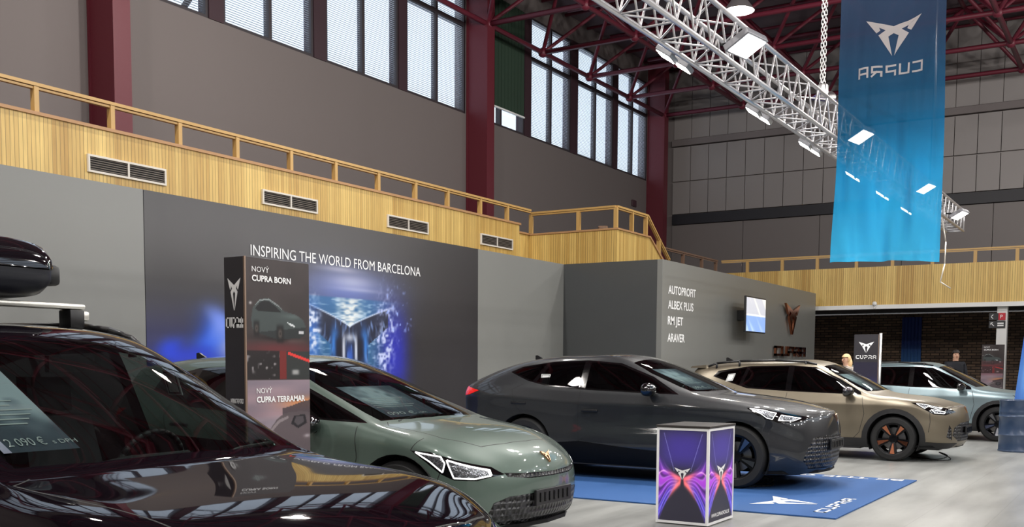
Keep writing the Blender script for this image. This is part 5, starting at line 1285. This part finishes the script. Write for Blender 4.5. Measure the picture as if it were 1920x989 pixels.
for i in range(40):
    y0 = 6.58+i*.0155; x = 36.50+.03*math.sin(i*.9); x2 = 36.50+.03*math.sin((i+1)*.9)
    vs = [dr.verts.new(p) for p in ((x,y0,.3),(x2,y0+.0155,.3),(x2,y0+.0155,3.08),(x,y0,3.08))]; dr.faces.new(vs)
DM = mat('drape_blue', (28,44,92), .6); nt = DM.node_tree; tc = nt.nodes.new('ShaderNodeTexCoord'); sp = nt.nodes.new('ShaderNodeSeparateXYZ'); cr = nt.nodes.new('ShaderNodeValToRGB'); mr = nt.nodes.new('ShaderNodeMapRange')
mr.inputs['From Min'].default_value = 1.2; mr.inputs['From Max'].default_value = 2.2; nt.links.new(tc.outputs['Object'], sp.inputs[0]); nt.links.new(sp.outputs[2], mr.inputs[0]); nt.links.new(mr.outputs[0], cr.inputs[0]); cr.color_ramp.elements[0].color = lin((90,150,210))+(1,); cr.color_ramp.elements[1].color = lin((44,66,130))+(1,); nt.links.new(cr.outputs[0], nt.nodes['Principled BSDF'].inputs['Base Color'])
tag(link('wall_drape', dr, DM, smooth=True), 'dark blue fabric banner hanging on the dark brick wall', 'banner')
# wall plate and small projector on the landing
b = nb(); box(b, 36.0, 36.35, YW-.06, YW-.002, 7.42, 7.66, bev=.01); wp = link('wall_plate', b, mat('plate_maroon', (60,34,42), .5)); tag(wp, 'small dark plate with two pale marks high on the grey wall', 'sign')
pj = empty('stage_spotlight', (23.0, 11.6, 4.6), .4, 'small brown spotlight lying behind the landing railing', 'spotlight'); b = nb(); box(b, -.22, .22, -.12, .12, 0, .2, bev=.03); link('lamp_body', b, mat('spot_brown', (120,92,72), .5), pj); b = nb(); tube(b, (.0,-.12,.1), (.0,-.25,.05), .07, 12, .09); link('lamp_snout', b, MATS['spot_brown'], pj)
# cables near the wheels, little red glow box under the bronze car
def cable(pts, label, col=BLK, r=.008):
    b = nb(); P_ = [Vector(p) for p in pts]; sm_ = []
    for i in range(len(P_)-1):
        p0, p1, p2, p3 = P_[max(i-1,0)], P_[i], P_[i+1], P_[min(i+2,len(P_)-1)]
        for k in range(6):
            t = k/6; sm_.append(.5*((2*p1)+(-p0+p2)*t+(2*p0-5*p1+4*p2-p3)*t*t+(-p0+3*p1-3*p2+p3)*t**3))
    sm_.append(P_[-1]); path(b, sm_, r, 6); return tag(link('floor_cable', b, col, smooth=True), label, 'cable')
cable([(12.1,4.3,.03),(11.8,3.9,.03),(11.95,3.75,.07),(12.1,3.95,.09),(11.8,3.7,.03),(11.5,3.9,.025)], 'black cable looping on the blue carpet under the graphite coupe nose')
cable([(17.0,3.2,.012),(16.7,2.75,.012),(16.85,2.6,.06),(17.0,2.75,.10),(16.8,2.55,.012),(16.4,2.9,.012)], 'black cable looping on the grey floor under the bronze crossover nose')
r = empty('floor_red_glow', (17.0,5.35,0), 0, 'small red glowing box added for the red light on the floor under the bronze crossover', 'lamp'); b = nb(); box(b, -.09, .09, -.07, .07, 0, .05, bev=.01); link('glow_base', b, BLK, r); b = nb(); box(b, -.08, .08, -.06, .06, .05, .16, bev=.01); link('glow_block', b, mat('red_glow', (200,20,50), .3, emit=(255,30,70), estr=1.2), r)  # added glowing box standing in for red light on the floor
# people
def person(loc, rz, h, label, skin, hair, top, trousers, longhair=False):
    root = empty('person', loc, rz, label, 'person'); k = h/1.75
    J = {'pelvis':(0,0,.95),'waist':(0,0,1.08),'chest':(.01,0,1.30),'neck0':(0,0,1.46),'neck':(.005,0,1.52),'head':(.02,0,1.60),'crown':(.02,0,1.69),
         'lsh':(0,.18,1.42),'lel':(.0,.24,1.14),'lwr':(.10,.22,.92),'rsh':(0,-.18,1.42),'rel':(.03,-.24,1.15),'rwr':(.16,-.16,.98),
         'lhip':(0,.09,.90),'lkn':(.02,.10,.50),'lan':(-.01,.10,.09),'ltoe':(.15,.11,.03),'rhip':(0,-.09,.90),'rkn':(.04,-.10,.50),'ran':(.03,-.10,.09),'rtoe':(.19,-.11,.03)}
    Rr = {'pelvis':.14,'waist':.125,'chest':.155,'neck0':.075,'neck':.055,'head':.085,'crown':.06,'lsh':.065,'lel':.045,'lwr':.032,'rsh':.065,'rel':.045,'rwr':.032,'lhip':.09,'lkn':.062,'lan':.045,'ltoe':.035,'rhip':.09,'rkn':.062,'ran':.045,'rtoe':.035}
    E = [('pelvis','waist'),('waist','chest'),('chest','neck0'),('neck0','neck'),('neck','head'),('head','crown'),('chest','lsh'),('lsh','lel'),('lel','lwr'),('chest','rsh'),('rsh','rel'),('rel','rwr'),('pelvis','lhip'),('lhip','lkn'),('lkn','lan'),('lan','ltoe'),('pelvis','rhip'),('rhip','rkn'),('rkn','ran'),('ran','rtoe')]
    for s, w in ((1,'lwr'),(-1,'rwr')):
        base = Vector(J[w]); pal = base+Vector((.03,0,-.07)); J[w+'p'] = tuple(pal); Rr[w+'p'] = .026; E.append((w, w+'p'))
        for f in range(4):
            J[w+'f%da' % f] = tuple(pal+Vector((-.024+.016*f, 0, -.035))); J[w+'f%db' % f] = tuple(pal+Vector((-.02+.016*f, -.01*s, -.085+.006*abs(f-1.5)))); Rr[w+'f%da' % f] = .009; Rr[w+'f%db' % f] = .007; E += [(w+'p', w+'f%da' % f), (w+'f%da' % f, w+'f%db' % f)]
        J[w+'t'] = tuple(pal+Vector((.045,-.01*s,-.02))); Rr[w+'t'] = .010; E.append((w+'p', w+'t'))
    names = list(J); me = bpy.data.meshes.new('body'); me.from_pydata([tuple(c*k for c in J[n]) for n in names], [(names.index(a), names.index(b_)) for a, b_ in E], [])
    ob = bpy.data.objects.new('tmp', me); COL.objects.link(ob); md = ob.modifiers.new('s', 'SKIN')
    for i, n in enumerate(names): sv = me.skin_vertices[0].data[i]; sv.radius = (Rr[n]*k, Rr[n]*k*(1.25 if n in ('chest','waist','pelvis') else 1)); sv.use_root = (n == 'pelvis')
    s2 = ob.modifiers.new('u', 'SUBSURF'); s2.levels = 2; s2.render_levels = 2
    dg = bpy.context.evaluated_depsgraph_get(); m2 = bpy.data.meshes.new_from_object(ob.evaluated_get(dg)); bpy.data.objects.remove(ob)
    m2.materials.clear()
    for mm in (skin, top, trousers, BLK): m2.materials.append(mm)
    for p in m2.polygons:
        c = p.center/k; p.material_index = 0 if c.z > 1.485 or (c.z < .93 and abs(c.y) > .12 and c.z > .7 and c.x > .06) else (1 if c.z > .93 else (2 if c.z > .1 else 3)); p.use_smooth = True
    m2.name = 'body'; o = bpy.data.objects.new('body', m2); COL.objects.link(o); o.parent = root
    b = nb(); ball(b, (.005*k,0,1.635*k), .105*k, 1.0, .85, 1.05, 20)
    bmesh.ops.delete(b, geom=[f for f in b.faces if f.calc_center_median().x > .045*k and f.calc_center_median().z < 1.655*k], context='FACES')
    if longhair: ball(b, (-.05*k,0,1.54*k), .10*k, .7, 1.0, 1.5, 16)
    link('hair', b, hair, root, smooth=True)
    b = nb()
    ball(b, (.112*k,0,1.605*k), .016*k, 1.2, .8, 1.4, 8)
    link('nose', b, skin, root, smooth=True)
    b = nb()
    for s in (-1, 1): ball(b, (.095*k,s*.032*k,1.63*k), .009*k, .8, 1.2, .8, 8)
    link('eyes', b, BLK, root); b = nb(); ball(b, (.098*k,0,1.565*k), .02*k, .5, 1.1, .3, 8); link('mouth', b, mat('lips', (150,80,76), .5), root)
    return root
SKIN = mat('skin', (214,168,142), .55)
person((21.3,5.25,0), 2.6, 1.68, 'blond person behind the bronze crossover, only the head in sight', SKIN, mat('blond_hair', (222,188,140), .6), mat('pale_jacket', (190,180,170), .8), mat('dark_trousers', (30,32,40), .8), True)
person((26.2,3.95,0), 3.6, 1.84, 'person in a dark jacket standing behind the blue-grey car', SKIN, mat('dark_hair', (34,26,22), .6), mat('dark_jacket', (24,26,34), .8), MATS['dark_trousers'])
# bare tree outside the windows
t = empty('bare_tree', (19.0, 25.0, 0), 0, 'bare winter tree outside the high windows on the left', 'tree')
b = nb(); rng = random.Random(4)
def grow(p, d, L, r, n):
    q = p+d*L; tube(b, p, q, r, 6, r*.7, cap=False)
    if n == 0: return
    for _ in range(3 if n > 1 else 4):
        dd = (d+Vector((rng.uniform(-.7,.7), rng.uniform(-.5,.5), rng.uniform(-.2,.5)))).normalized(); grow(q, dd, L*rng.uniform(.6,.8), r*.6, n-1)
grow(Vector((0,0,0)), Vector((0,0,1)), 8.0, .22, 5); link('trunk_and_branches', b, mat('bark', (70,62,58), .9), t, smooth=True)
